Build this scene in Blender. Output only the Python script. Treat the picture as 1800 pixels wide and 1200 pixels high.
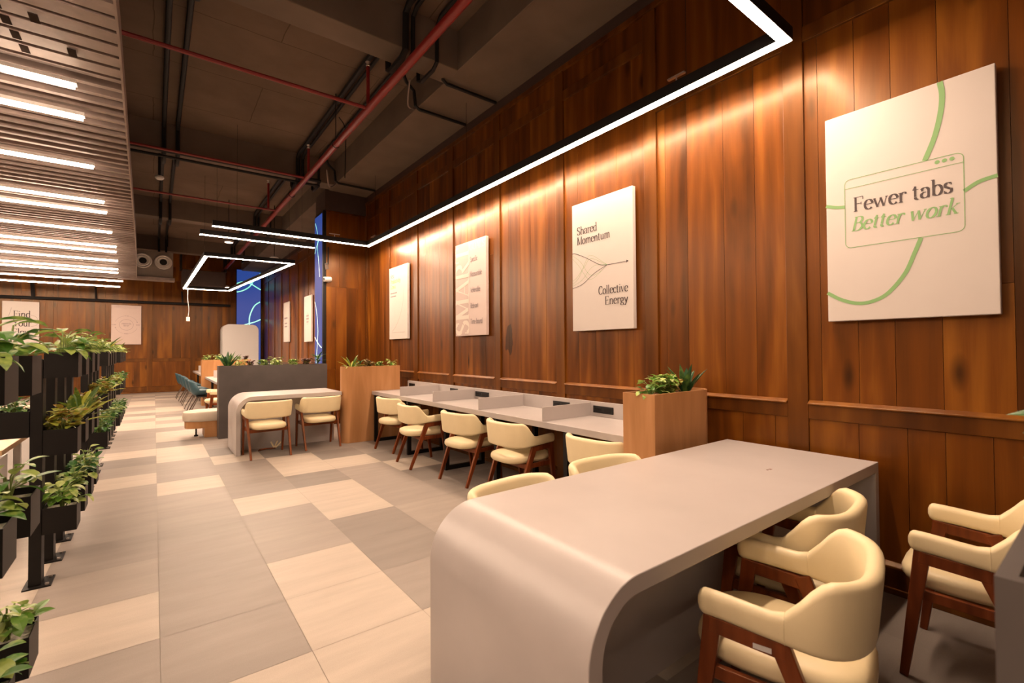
import bpy, math, random
from mathutils import Matrix, Vector
for o in list(bpy.data.objects):
    bpy.data.objects.remove(o, do_unlink=True)
SC = bpy.context.scene
COL = SC.collection
PI = math.pi
rng = random.Random(7)

# ------------------------------------------------------------------ camera, world, exposure
YAW, PITCH, ROLL, FPX, CAMZ = 0.65172831, 0.01727833, -0.00628935, 824.52, 1.40
cy, sy = math.cos(YAW), math.sin(YAW)
fw = Vector((sy*math.cos(PITCH), cy*math.cos(PITCH), math.sin(PITCH)))
rt = Vector((cy, -sy, 0.0)); up = rt.cross(fw)
cr, sr = math.cos(ROLL), math.sin(ROLL)
r2 = cr*rt + sr*up; u2 = -sr*rt + cr*up
cd = bpy.data.cameras.new('camera'); cam = bpy.data.objects.new('camera', cd); COL.objects.link(cam)
cd.sensor_fit = 'HORIZONTAL'; cd.sensor_width = 36.0; cd.lens = FPX/1800*36.0
cd.clip_start = 0.03; cd.clip_end = 120
cam.matrix_world = Matrix(((r2.x, u2.x, -fw.x, 0), (r2.y, u2.y, -fw.y, 0), (r2.z, u2.z, -fw.z, CAMZ), (0, 0, 0, 1)))
cd.dof.use_dof = True; cd.dof.focus_distance = 4.5; cd.dof.aperture_fstop = 4.0
SC.camera = cam
W = bpy.data.worlds.new('world'); SC.world = W; W.use_nodes = True
W.node_tree.nodes['Background'].inputs[0].default_value = (0.02, 0.016, 0.012, 1)
W.node_tree.nodes['Background'].inputs[1].default_value = 0.3
SC.view_settings.view_transform = 'Standard'; SC.view_settings.look = 'None'
SC.view_settings.exposure = 0.85; SC.view_settings.gamma = 1.0; SC.view_settings.use_curve_mapping = False
PENDANT_L, TUBE_L = 86.0, 33.0
LIGHT_COL = (1.0, 0.728, 0.53)

# ------------------------------------------------------------------ materials
def new_mat(name):
    m = bpy.data.materials.new(name); m.use_nodes = True
    nt = m.node_tree; b = nt.nodes['Principled BSDF']
    return m, nt, b
def N(nt, typ, **kw):
    n = nt.nodes.new(typ)
    for k, v in kw.items():
        if k in n.inputs: n.inputs[k].default_value = v
        else: setattr(n, k, v)
    return n
def ramp(nt, fac, stops):
    n = nt.nodes.new('ShaderNodeValToRGB'); e = n.color_ramp.elements
    while len(e) < len(stops): e.new(0.5)
    for i, (p, c) in enumerate(stops):
        e[i].position = p; e[i].color = (c[0], c[1], c[2], 1)
    nt.links.new(fac, n.inputs[0]); return n
def mixc(nt, fac, a, b, mode='MIX'):
    n = nt.nodes.new('ShaderNodeMix'); n.data_type = 'RGBA'; n.blend_type = mode
    for s, v in ((0, fac), (6, a), (7, b)):
        if hasattr(v, 'is_linked') or hasattr(v, 'links'): nt.links.new(v, n.inputs[s])
        elif s == 0: n.inputs[s].default_value = v
        else: n.inputs[s].default_value = (v[0], v[1], v[2], 1)
    return n.outputs[2]
def flat(name, col, rough=0.5, spec=0.5, metal=0.0, var=0.0, scale=8.0, bump=0.0, bscale=200.0):
    m, nt, b = new_mat(name)
    b.inputs['Roughness'].default_value = rough; b.inputs['Metallic'].default_value = metal
    b.inputs['Specular IOR Level'].default_value = spec
    tc = N(nt, 'ShaderNodeTexCoord')
    no = N(nt, 'ShaderNodeTexNoise', Scale=scale, Detail=4.0); nt.links.new(tc.outputs['Object'], no.inputs['Vector'])
    lo = [c*(1-var) for c in col]; hi = [min(1, c*(1+var)) for c in col]
    rp = ramp(nt, no.outputs['Fac'], [(0.3, lo), (0.7, hi)])
    nt.links.new(rp.outputs[0], b.inputs['Base Color'])
    if bump:
        n2 = N(nt, 'ShaderNodeTexNoise', Scale=bscale, Detail=3.0); nt.links.new(tc.outputs['Object'], n2.inputs['Vector'])
        bp = N(nt, 'ShaderNodeBump', Strength=bump, Distance=0.002); nt.links.new(n2.outputs['Fac'], bp.inputs['Height'])
        nt.links.new(bp.outputs[0], b.inputs['Normal'])
    return m
def emit(name, col, strength):
    m, nt, b = new_mat(name)
    b.inputs['Base Color'].default_value = (0.8, 0.8, 0.8, 1)
    b.inputs['Emission Color'].default_value = (col[0], col[1], col[2], 1)
    b.inputs['Emission Strength'].default_value = strength
    return m
def wood(name, dark, mid, light, along='Z', rough=0.3, grain=1.0, attr=False, scale=1.0, coat=0.0, knots=False, stain=None):
    """wood grain running along one object axis; with attr each board has its own tone and offset"""
    m, nt, b = new_mat(name); L = nt.links.new
    tc = N(nt, 'ShaderNodeTexCoord')
    vec = tc.outputs['Object']
    if attr:
        at = N(nt, 'ShaderNodeAttribute', attribute_name='board')
        sep = N(nt, 'ShaderNodeSeparateColor'); L(at.outputs['Color'], sep.inputs[0])
        ml = N(nt, 'ShaderNodeMath', operation='MULTIPLY'); L(sep.outputs[1], ml.inputs[0]); ml.inputs[1].default_value = 41.0
        cb = N(nt, 'ShaderNodeCombineXYZ')
        for i in range(3): L(ml.outputs[0], cb.inputs[i])
        ad = N(nt, 'ShaderNodeVectorMath', operation='ADD'); L(vec, ad.inputs[0]); L(cb.outputs[0], ad.inputs[1]); vec = ad.outputs[0]
    def sc(a, c):
        k = [c*scale]*3; k['XYZ'.index(along)] = a*scale
        mp = N(nt, 'ShaderNodeMapping'); mp.inputs['Scale'].default_value = k; L(vec, mp.inputs['Vector']); return mp.outputs[0]
    big = N(nt, 'ShaderNodeTexNoise', Scale=1.0, Detail=3.0, Roughness=0.55, Distortion=0.6); L(sc(0.5, 3.6), big.inputs['Vector'])
    ring = N(nt, 'ShaderNodeTexWave', Scale=1.0, Distortion=9.0, Detail=3.0); ring.inputs['Detail Scale'].default_value = 0.6
    ring.bands_direction = 'Y' if along != 'Y' else 'X'
    L(sc(0.6, 2.6), ring.inputs['Vector'])
    fine = N(nt, 'ShaderNodeTexNoise', Scale=1.0, Detail=4.0, Roughness=0.7); L(sc(3.0, 95.0), fine.inputs['Vector'])
    a1 = N(nt, 'ShaderNodeMath', operation='MULTIPLY_ADD'); L(ring.outputs['Fac'], a1.inputs[0]); a1.inputs[1].default_value = 0.10*grain; L(big.outputs['Fac'], a1.inputs[2])
    a2 = N(nt, 'ShaderNodeMath', operation='MULTIPLY_ADD'); L(fine.outputs['Fac'], a2.inputs[0]); a2.inputs[1].default_value = 0.13*grain; L(a1.outputs[0], a2.inputs[2])
    fac = a2.outputs[0]
    if attr:
        a3 = N(nt, 'ShaderNodeMath', operation='MULTIPLY_ADD'); L(sep.outputs[0], a3.inputs[0]); a3.inputs[1].default_value = 0.17; L(fac, a3.inputs[2])
        a4 = N(nt, 'ShaderNodeMath', operation='SUBTRACT'); L(a3.outputs[0], a4.inputs[0]); a4.inputs[1].default_value = 0.065
        fac = a4.outputs[0]
    rp = ramp(nt, fac, [(0.38, dark), (0.66, mid), (0.98, light)])
    colr = rp.outputs[0]
    if knots:
        vo = N(nt, 'ShaderNodeTexVoronoi', Scale=1.0); L(sc(1.1, 3.0), vo.inputs['Vector'])
        kr = ramp(nt, vo.outputs['Distance'], [(0.03, (0.10, 0.05, 0.03)), (0.13, (1, 1, 1))])
        colr = mixc(nt, 0.85, colr, kr.outputs[0], 'MULTIPLY')
    if stain:
        mp = N(nt, 'ShaderNodeMapping'); mp.inputs['Location'].default_value = [-stain[0][i]/stain[1][i] for i in range(3)]
        mp.inputs['Scale'].default_value = [1/s for s in stain[1]]; L(tc.outputs['Object'], mp.inputs['Vector'])
        wob = N(nt, 'ShaderNodeTexNoise', Scale=1.4, Detail=2.0); L(mp.outputs[0], wob.inputs['Vector'])
        ln = N(nt, 'ShaderNodeVectorMath', operation='LENGTH'); L(mp.outputs[0], ln.inputs[0])
        aw = N(nt, 'ShaderNodeMath', operation='MULTIPLY_ADD'); L(wob.outputs['Fac'], aw.inputs[0]); aw.inputs[1].default_value = 0.8; L(ln.outputs['Value'], aw.inputs[2])
        sr_ = ramp(nt, aw.outputs[0], [(0.95, (0.28, 0.24, 0.24)), (1.3, (0.42, 0.32, 0.25)), (1.36, (1, 1, 1))])
        colr = mixc(nt, 1.0, colr, sr_.outputs[0], 'MULTIPLY')
    L(colr, b.inputs['Base Color'])
    rr = N(nt, 'ShaderNodeMapRange'); rr.inputs['To Min'].default_value = rough*0.75; rr.inputs['To Max'].default_value = rough*1.35
    L(big.outputs['Fac'], rr.inputs['Value']); L(rr.outputs[0], b.inputs['Roughness'])
    bp = N(nt, 'ShaderNodeBump', Strength=0.18, Distance=0.002); L(fine.outputs['Fac'], bp.inputs['Height']); L(bp.outputs[0], b.inputs['Normal'])
    b.inputs['Specular IOR Level'].default_value = 0.32; b.inputs['Specular Tint'].default_value = (1.0, 0.74, 0.44, 1)
    if coat: b.inputs['Coat Weight'].default_value = coat; b.inputs['Coat Roughness'].default_value = 0.22
    return m
def tile_mat():
    m, nt, b = new_mat('floor_tile'); L = nt.links.new
    at = N(nt, 'ShaderNodeAttribute', attribute_name='board'); sep = N(nt, 'ShaderNodeSeparateColor'); L(at.outputs['Color'], sep.inputs[0])
    rp = ramp(nt, sep.outputs[0], [(0.0, (0.19, 0.163, 0.143)), (0.5, (0.275, 0.234, 0.204)), (1.0, (0.455, 0.388, 0.318))])
    tc = N(nt, 'ShaderNodeTexCoord'); mp = N(nt, 'ShaderNodeMapping'); mp.inputs['Scale'].default_value = (0.9, 5.0, 1); L(tc.outputs['Object'], mp.inputs['Vector'])
    no = N(nt, 'ShaderNodeTexNoise', Scale=1.6, Detail=5.0, Roughness=0.6); L(mp.outputs[0], no.inputs['Vector'])
    r2_ = ramp(nt, no.outputs['Fac'], [(0.3, (0.88, 0.88, 0.88)), (0.7, (1.06, 1.06, 1.06))])
    sp = N(nt, 'ShaderNodeTexNoise', Scale=260.0, Detail=2.0); L(tc.outputs['Object'], sp.inputs['Vector'])
    r3 = ramp(nt, sp.outputs['Fac'], [(0.35, (0.93, 0.93, 0.93)), (0.6, (1.02, 1.02, 1.02))])
    c = mixc(nt, 1.0, rp.outputs[0], r2_.outputs[0], 'MULTIPLY'); c = mixc(nt, 1.0, c, r3.outputs[0], 'MULTIPLY')
    L(c, b.inputs['Base Color']); b.inputs['Roughness'].default_value = 0.48; b.inputs['Specular IOR Level'].default_value = 0.4
    return m
def leaf_mat(name, edge, core, mixpos=0.5, rough=0.4):
    m, nt, b = new_mat(name); L = nt.links.new
    tc = N(nt, 'ShaderNodeTexCoord'); no = N(nt, 'ShaderNodeTexNoise', Scale=26.0, Detail=2.0); L(tc.outputs['Object'], no.inputs['Vector'])
    at = N(nt, 'ShaderNodeAttribute', attribute_name='board'); sep = N(nt, 'ShaderNodeSeparateColor'); L(at.outputs['Color'], sep.inputs[0])
    a = N(nt, 'ShaderNodeMath', operation='MULTIPLY_ADD'); L(no.outputs['Fac'], a.inputs[0]); a.inputs[1].default_value = 0.9
    s = N(nt, 'ShaderNodeMath', operation='MULTIPLY_ADD'); L(sep.outputs[0], s.inputs[0]); s.inputs[1].default_value = 0.5; s.inputs[2].default_value = -0.25; L(s.outputs[0], a.inputs[2])
    rp = ramp(nt, a.outputs[0], [(max(0, mixpos-0.12), edge), (min(1, mixpos+0.12), core)])
    L(rp.outputs[0], b.inputs['Base Color']); b.inputs['Roughness'].default_value = rough
    b.inputs['Subsurface Weight'].default_value = 0.0
    tr = N(nt, 'ShaderNodeBsdfTranslucent'); L(rp.outputs[0], tr.inputs['Color'])
    mx = N(nt, 'ShaderNodeMixShader'); mx.inputs[0].default_value = 0.22
    L(b.outputs[0], mx.inputs[1]); L(tr.outputs[0], mx.inputs[2]); L(mx.outputs[0], nt.nodes['Material Output'].inputs['Surface'])
    return m
def concrete_mat(name, col):
    m, nt, b = new_mat(name); L = nt.links.new
    tc = N(nt, 'ShaderNodeTexCoord')
    no = N(nt, 'ShaderNodeTexNoise', Scale=1.3, Detail=6.0, Roughness=0.6); L(tc.outputs['Object'], no.inputs['Vector'])
    rp = ramp(nt, no.outputs['Fac'], [(0.3, [c*0.8 for c in col]), (0.7, [c*1.15 for c in col])])
    br = N(nt, 'ShaderNodeTexBrick', Scale=1.0); br.offset = 0.5
    br.inputs['Mortar Size'].default_value = 0.006; br.inputs['Brick Width'].default_value = 2.3; br.inputs['Row Height'].default_value = 1.15
    br.inputs['Color1'].default_value = (1, 1, 1, 1); br.inputs['Color2'].default_value = (0.93, 0.93, 0.93, 1); br.inputs['Mortar'].default_value = (0.55, 0.53, 0.5, 1)
    wob = N(nt, 'ShaderNodeTexNoise', Scale=3.0); L(tc.outputs['Object'], wob.inputs['Vector'])
    va = N(nt, 'ShaderNodeVectorMath', operation='MULTIPLY_ADD'); L(wob.outputs['Color'], va.inputs[0]); va.inputs[1].default_value = (0.05, 0.05, 0); L(tc.outputs['Object'], va.inputs[2])
    L(va.outputs[0], br.inputs['Vector'])
    c = mixc(nt, 1.0, rp.outputs[0], br.outputs['Color'], 'MULTIPLY')
    L(c, b.inputs['Base Color']); b.inputs['Roughness'].default_value = 0.85; b.inputs['Specular IOR Level'].default_value = 0.2
    return m

M = {}
M['wall_wood'] = wood('wall_wood', (0.040, 0.0105, 0.0015), (0.128, 0.0350, 0.0030), (0.265, 0.095, 0.0095), rough=0.34, attr=True, coat=0.10, knots=True,
                      stain=((3.36, 4.46, 1.52), (0.2, 0.12, 0.29)))
M['trim_wood'] = wood('trim_wood', (0.050, 0.013, 0.002), (0.106, 0.032, 0.0036), (0.19, 0.068, 0.009), rough=0.34, attr=True, coat=0.10)
M['oak'] = wood('oak_veneer', (0.32, 0.150, 0.058), (0.43, 0.212, 0.090), (0.54, 0.29, 0.138), rough=0.42, grain=0.8, scale=1.6)
M['chair_wood'] = wood('chair_wood', (0.075, 0.016, 0.006), (0.15, 0.034, 0.010), (0.23, 0.057, 0.018), rough=0.3, scale=3.0)
M['desk_wood'] = wood('desk_wood', (0.42, 0.26, 0.13), (0.55, 0.36, 0.2), (0.68, 0.47, 0.28), along='X', rough=0.4)
M['tile'] = tile_mat()
M['grout'] = flat('tile_joint', (0.30, 0.26, 0.22), 0.8)
M['laminate'] = flat('grey_laminate', (0.405, 0.366, 0.348), 0.34, var=0.05, scale=3.0)
M['dark_laminate'] = flat('charcoal_laminate', (0.066, 0.055, 0.050), 0.5, var=0.12, scale=5.0)
M['leather'] = flat('cream_leather', (0.70, 0.585, 0.355), 0.42, var=0.03, bump=0.08, bscale=350)
M['cushion'] = flat('pale_cushion', (0.55, 0.47, 0.37), 0.6, var=0.03)
M['black'] = flat('black_metal', (0.0065, 0.0052, 0.0045), 0.5, spec=0.22, var=0.15)
M['blackplastic'] = flat('black_plastic', (0.008, 0.008, 0.008), 0.4, spec=0.3)
M['slat_square'] = flat('slat_square_dark', (0.03, 0.022, 0.018), 0.95, spec=0.0)
M['conduit'] = flat('dark_conduit', (0.007, 0.006, 0.006), 0.6, spec=0.3)
M['red'] = flat('red_pipe', (0.20, 0.009, 0.008), 0.4)
M['white'] = flat('white_paint', (0.60, 0.575, 0.55), 0.4)
M['poster'] = flat('poster_white', (0.52, 0.468, 0.43), 0.5, var=0.01)
M['poster_pink'] = flat('poster_blush', (0.53, 0.415, 0.37), 0.5, var=0.01)
M['poster_pink2'] = flat('poster_blush_dark', (0.46, 0.355, 0.31), 0.5, var=0.01)
M['ink'] = flat('ink_brown', (0.045, 0.028, 0.028), 0.6)
M['ink_grey'] = flat('ink_grey', (0.22, 0.175, 0.18), 0.6)
M['ink_pale'] = flat('ink_pale', (0.26, 0.24, 0.21), 0.6)
M['ink_lime'] = flat('ink_lime', (0.36, 0.40, 0.17), 0.6)
M['ink_cream'] = flat('ink_cream', (0.62, 0.55, 0.47), 0.6)
M['green_ink'] = flat('green_ink', (0.19, 0.36, 0.135), 0.6)
M['concrete'] = concrete_mat('ceiling_concrete', (0.150, 0.104, 0.075))
M['beam'] = flat('beam_concrete', (0.130, 0.094, 0.069), 0.85, var=0.15, scale=2.0, bump=0.2, bscale=30)
M['darkband'] = flat('dark_band', (0.05, 0.03, 0.024), 0.6, var=0.1)
M['slat'] = flat('slat_taupe', (0.22, 0.168, 0.145), 0.6, var=0.15, scale=9.0)
M['soffit'] = flat('soffit_back', (0.115, 0.083, 0.069), 0.8, var=0.15, scale=1.5)
M['soil'] = flat('soil', (0.07, 0.04, 0.022), 0.95, var=0.5, scale=60.0, bump=0.8, bscale=90)
M['pebble'] = flat('pale_pebbles', (0.5, 0.46, 0.38), 0.9, var=0.5, scale=70.0, bump=1.0, bscale=80)
M['teal'] = flat('teal_shell', (0.018, 0.060, 0.078), 0.45, var=0.06)
M['steel'] = flat('brushed_steel', (0.45, 0.40, 0.36), 0.35, metal=0.8)
M['bronze'] = flat('dark_bronze', (0.10, 0.075, 0.06), 0.4, metal=0.5)
M['duct'] = flat('duct_grey', (0.22, 0.18, 0.15), 0.6, var=0.06)
M['led'] = emit('led_diffuser', LIGHT_COL, PENDANT_L)
M['tube'] = emit('tube_diffuser', LIGHT_COL, TUBE_L)
M['spot'] = emit('spot_face', LIGHT_COL, 6.0)
M['neon'] = emit('screen_line', (0.16, 0.75, 0.55), 0.75)
M['stem'] = flat('green_stem', (0.16, 0.22, 0.05), 0.6)
M['pothos'] = leaf_mat('pothos_leaf', (0.065, 0.19, 0.022), (0.36, 0.47, 0.11), 0.56)
M['lime'] = leaf_mat('lime_leaf', (0.12, 0.26, 0.03), (0.42, 0.50, 0.15), 0.47)
M['strap'] = leaf_mat('strap_leaf', (0.06, 0.13, 0.015), (0.40, 0.43, 0.05), 0.42)
M['croton'] = leaf_mat('croton_leaf', (0.25, 0.15, 0.022), (0.33, 0.38, 0.05), 0.40)
M['ivy'] = leaf_mat('ivy_leaf', (0.030, 0.12, 0.022), (0.15, 0.29, 0.06), 0.55)
M['agave'] = leaf_mat('agave_leaf', (0.018, 0.07, 0.02), (0.10, 0.20, 0.04), 0.62)
M['purple'] = leaf_mat('purple_leaf', (0.07, 0.025, 0.03), (0.20, 0.10, 0.07), 0.5)
M['pinkleaf'] = leaf_mat('blush_leaf', (0.16, 0.12, 0.03), (0.50, 0.34, 0.20), 0.55)
def screen_mat():
    m, nt, b = new_mat('screen_blue'); L = nt.links.new
    tc = N(nt, 'ShaderNodeTexCoord'); no = N(nt, 'ShaderNodeTexNoise', Scale=0.35, Detail=1.0); L(tc.outputs['Object'], no.inputs['Vector'])
    rp = ramp(nt, no.outputs['Fac'], [(0.35, (0.020, 0.055, 0.25)), (0.65, (0.075, 0.085, 0.28))])
    b.inputs['Base Color'].default_value = (0.03, 0.03, 0.05, 1); b.inputs['Roughness'].default_value = 0.8; b.inputs['Specular IOR Level'].default_value = 0.08
    L(rp.outputs[0], b.inputs['Emission Color']); b.inputs['Emission Strength'].default_value = 0.62
    return m
M['screen'] = screen_mat()

# ------------------------------------------------------------------ mesh helpers
class MB:
    def __init__(s): s.v = []; s.f = []; s.c = []; s.marks = []
    def poly(s, pts, col=(0.5, 0.5, 0)):
        b = len(s.v); s.v += [tuple(p) for p in pts]; s.f.append(list(range(b, b+len(pts)))); s.c.append(col)
    def box(s, x0, y0, z0, x1, y1, z1, col=(0.5, 0.5, 0)):
        if x1 < x0: x0, x1 = x1, x0
        if y1 < y0: y0, y1 = y1, y0
        if z1 < z0: z0, z1 = z1, z0
        b = len(s.v)
        s.v += [(x0, y0, z0), (x1, y0, z0), (x1, y1, z0), (x0, y1, z0), (x0, y0, z1), (x1, y0, z1), (x1, y1, z1), (x0, y1, z1)]
        for q in ((0, 3, 2, 1), (4, 5, 6, 7), (0, 1, 5, 4), (1, 2, 6, 5), (2, 3, 7, 6), (3, 0, 4, 7)):
            s.f.append([b+i for i in q]); s.c.append(col)
    def loft(s, rings, cap=True, close=False, col=(0.5, 0.5, 0)):
        n = len(rings[0]); b = len(s.v)
        for r in rings: s.v += [tuple(p) for p in r]
        m = len(rings)
        for i in range(m if close else m-1):
            for j in range(n):
                a, c_ = b+i*n, b+((i+1) % m)*n
                s.f.append([a+j, a+(j+1) % n, c_+(j+1) % n, c_+j]); s.c.append(col)
        if cap and not close:
            s.f.append([b+j for j in range(n)][::-1]); s.c.append(col)
            s.f.append([b+(m-1)*n+j for j in range(n)]); s.c.append(col)
    def tube(s, pts, r, n=8, cap=True, col=(0.5, 0.5, 0)):
        P = [Vector(p) for p in pts]; rings = []
        t0 = (P[1]-P[0]).normalized(); a = Vector((0, 0, 1)) if abs(t0.z) < 0.9 else Vector((1, 0, 0))
        x = t0.cross(a).normalized()
        for i, p in enumerate(P):
            t = (P[min(i+1, len(P)-1)]-P[max(i-1, 0)])
            if t.length < 1e-9: t = t0
            t = t.normalized(); x = (x - t*x.dot(t)).normalized(); y = t.cross(x)
            rr = r[i] if isinstance(r, (list, tuple)) else r
            rings.append([p + rr*(math.cos(2*PI*k/n)*x + math.sin(2*PI*k/n)*y) for k in range(n)])
        s.loft(rings, cap, col=col)
    def beam(s, p0, p1, a0, b0, a1, b1, axis=(1, 0, 0), col=(0.5, 0.5, 0)):
        """bar of rectangular section between two points; a = size along axis, b = size across"""
        p0, p1 = Vector(p0), Vector(p1); t = (p1-p0).normalized(); x = Vector(axis); x = (x - t*x.dot(t)).normalized(); y = t.cross(x)
        rg = []
        for p, a, b in ((p0, a0, b0), (p1, a1, b1)):
            rg.append([p+x*(sx*a/2)+y*(sy_*b/2) for sx, sy_ in ((-1, -1), (1, -1), (1, 1), (-1, 1))])
        s.loft(rg, col=col)
    def lathe(s, c, prof, n=24, axis='z'):
        rings = []
        for r, h in prof:
            rg = []
            for k in range(n):
                a = 2*PI*k/n; p = (r*math.cos(a), r*math.sin(a), h)
                if axis == 'y': p = (p[0], h, -p[1])
                elif axis == 'x': p = (h, p[0], p[1])
                rg.append((c[0]+p[0], c[1]+p[1], c[2]+p[2]))
            rings.append(rg)
        s.loft(rings)
    def build(s, name, mat, parent=None, loc=None, smooth=False, bevel=0.0, seg=2, angle=40):
        me = bpy.data.meshes.new(name); me.from_pydata(s.v, [], s.f); me.update()
        ca = me.color_attributes.new('board', 'FLOAT_COLOR', 'CORNER'); k = 0
        buf = []
        for poly, c in zip(me.polygons, s.c):
            for _ in poly.loop_indices: buf += [c[0], c[1], c[2], 1.0]
        ca.data.foreach_set('color', buf)
        if smooth:
            me.polygons.foreach_set('use_smooth', [True]*len(me.polygons)); me.set_sharp_from_angle(angle=math.radians(angle))
        me.materials.append(mat if not isinstance(mat, str) else M[mat])
        o = bpy.data.objects.new(name, me); COL.objects.link(o)
        if parent: o.parent = parent
        if loc: o.location = loc
        if bevel:
            md = o.modifiers.new('bevel', 'BEVEL'); md.width = bevel; md.segments = seg; md.limit_method = 'ANGLE'; md.angle_limit = math.radians(35)
        return o
def tag(o, label, cat, group=None, kind=None):
    o['label'] = label; o['category'] = cat
    if group: o['group'] = group
    if kind: o['kind'] = kind
    return o
def empty(name, loc, label, cat, rz=0.0, group=None):
    o = bpy.data.objects.new(name, None); COL.objects.link(o); o.location = loc; o.rotation_euler = (0, 0, rz); o.empty_display_size = 0.1
    return tag(o, label, cat, group)
def struct(o):
    o['kind'] = 'structure'; return o
def copy_tree(src, loc, rz, label, cat=None, group=None, scale=None):
    c = src.copy(); COL.objects.link(c); c.location = loc; c.rotation_euler = (0, 0, rz); c['label'] = label
    if cat: c['category'] = cat
    if group: c['group'] = group
    if scale: c.scale = (scale, scale, scale)
    for ch in list(src.children):
        d = ch.copy(); COL.objects.link(d); d.parent = c
        for g in list(ch.children):
            e = g.copy(); COL.objects.link(e); e.parent = d
    return c
def arc(cx, cy_, rx, ry, a0, a1, n=14):
    return [(cx+rx*math.cos(math.radians(a0+(a1-a0)*i/n)), cy_+ry*math.sin(math.radians(a0+(a1-a0)*i/n))) for i in range(n+1)]
def smooth01(t):
    t = max(0.0, min(1.0, t)); return t*t*(3-2*t)
def spline(pts, n=10):
    P = [Vector((p[0], p[1], p[2] if len(p) > 2 else 0)) for p in pts]; P = [P[0]*2-P[1]]+P+[P[-1]*2-P[-2]]; out = []
    for i in range(1, len(P)-2):
        for k in range(n):
            t = k/n; a, b, c, d = P[i-1:i+3]
            out.append(0.5*((2*b)+(c-a)*t+(2*a-5*b+4*c-d)*t*t+(3*b-a-3*c+d)*t**3))
    out.append(P[-2]); return [(v.x, v.y, v.z) if len(pts[0]) > 2 else (v.x, v.y) for v in out]

# ------------------------------------------------------------------ room shell
XW, YB, ZS, ZB = 3.36, 20.4, 4.88, 4.45     # right wall, back wall, slab, beam underside
XL, YN = -8.0, -4.5
TP, TX, TY = 0.565, 0.03, 2.33
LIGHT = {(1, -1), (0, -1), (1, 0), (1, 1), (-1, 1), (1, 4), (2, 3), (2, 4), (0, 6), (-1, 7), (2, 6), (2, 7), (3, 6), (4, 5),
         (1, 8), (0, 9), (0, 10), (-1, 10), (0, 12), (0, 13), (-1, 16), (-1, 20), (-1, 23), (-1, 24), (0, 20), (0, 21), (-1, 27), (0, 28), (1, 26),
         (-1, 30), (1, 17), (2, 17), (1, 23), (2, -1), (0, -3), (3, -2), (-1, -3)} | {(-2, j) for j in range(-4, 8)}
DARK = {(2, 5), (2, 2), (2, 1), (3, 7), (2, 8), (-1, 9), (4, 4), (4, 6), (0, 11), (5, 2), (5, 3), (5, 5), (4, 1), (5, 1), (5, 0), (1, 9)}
base = MB(); base.box(XL, YN, -0.08, XW+0.06, YB+0.05, -0.002)
floor = struct(base.build('floor', 'grout'))
mb = MB(); g = 0.0012
for i in range(-15, 6):
    for j in range(-13, 33):
        x0, y0 = TX+TP*i, TY+TP*j; x1, y1 = min(x0+TP, XW), min(y0+TP, YB)
        if y1 <= YN or y0 >= YB or x1 <= XL: continue
        rr = rng.random()
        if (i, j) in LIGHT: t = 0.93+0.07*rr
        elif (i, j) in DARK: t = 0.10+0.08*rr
        elif i < -2 or j > 14: t = (0.95 if rr < 0.26 else 0.35+0.25*rng.random())
        else: t = 0.36+0.2*rr
        x0, y0 = max(x0, XL), max(y0, YN)
        mb.poly([(x0+g, y0+g, 0), (x1-g, y0+g, 0), (x1-g, y1-g, 0), (x0+g, y1-g, 0)], (t, rng.random(), 0))
o = mb.build('floor_tiles', 'tile', floor)

STILES = [1.31+1.123*k for k in range(-5, 18)]
def planks(mb, a0, a1, z0, z1, put, joints=0.12):
    a = a0
    while a < a1-1e-4:
        w = min(rng.uniform(0.14, 0.30), a1-a)
        if a1-a-w < 0.07: w = a1-a
        zs = [z0]
        if rng.random() < joints and z1-z0 > 1.5: zs.append(rng.uniform(z0+0.5, z1-0.5))
        zs.append(z1)
        for q in range(len(zs)-1):
            put(mb, a+0.0012, a+w-0.0012, zs[q]+0.001, zs[q+1]-0.001, (rng.random(), rng.random(), 0))
        a += w
# right wall: boards in panels
wr = MB(); wr.box(XW+0.012, YN, 0, XW+0.10, YB, ZS, (0.1, 0.5, 0))
trim = MB()
put = lambda mb, a0, a1, z0, z1, c: mb.box(XW-rng.random()*0.0012, a0, z0, XW+0.014, a1, z1, c)
for k in range(len(STILES)-1):
    y0, y1 = STILES[k], STILES[k+1]
    if y0 > YB: break
    y1 = min(y1, YB-0.01); y0 = max(y0, YN)
    top = 3.40 if k in (5, 4) else 3.98
    planks(wr, y0, y1, 0.10, 0.95, put, 0.0)
    planks(wr, y0, y1, 0.95, top, put)
    put(wr, y0, y1, top, 4.30, (0.15, 0.37, 0))  # boards above the rail toned dark, painting in the upper wall's shade
for k, yc in enumerate(STILES):
    if yc > YB: break
    c = (rng.random()*0.6, rng.random(), 0)
    trim.box(XW-0.018, yc-0.062, 0.02, XW+0.006, yc+0.062, 4.28, c)
    if k+1 < len(STILES):
        y0, y1 = yc+0.062, min(STILES[k+1]-0.062, YB-0.01)
        top = 3.40 if k in (5, 4) else 3.98
        c = (rng.random()*0.6, rng.random(), 0)
        trim.box(XW-0.016, y0, 0.945, XW+0.006, y1, 1.045, c)
        trim.loft([[(XW-0.031, yy, 1.036), (XW+0.006, yy, 1.036), (XW+0.006, yy, 1.064), (XW-0.002, yy, 1.064), (XW-0.031, yy, 1.046)] for yy in (y0, y1)], col=(1.6, c[1], 0))  # ledge tone raised to paint in the light its top catches
        trim.box(XW-0.016, y0, 0.02, XW+0.006, y1, 0.155, c)
        trim.loft([[(XW-0.028, yy, 0.145), (XW+0.006, yy, 0.145), (XW+0.006, yy, 0.178), (XW-0.003, yy, 0.178), (XW-0.028, yy, 0.157)] for yy in (y0, y1)], col=(1.6, c[1], 0))  # lower ledge brightened in colour too, as if lit from above
        trim.box(XW-0.016, y0, top, XW+0.006, y1, top+0.09, c)
        trim.box(XW-0.020, y0, top-0.012, XW+0.006, y1, top, c)
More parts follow.
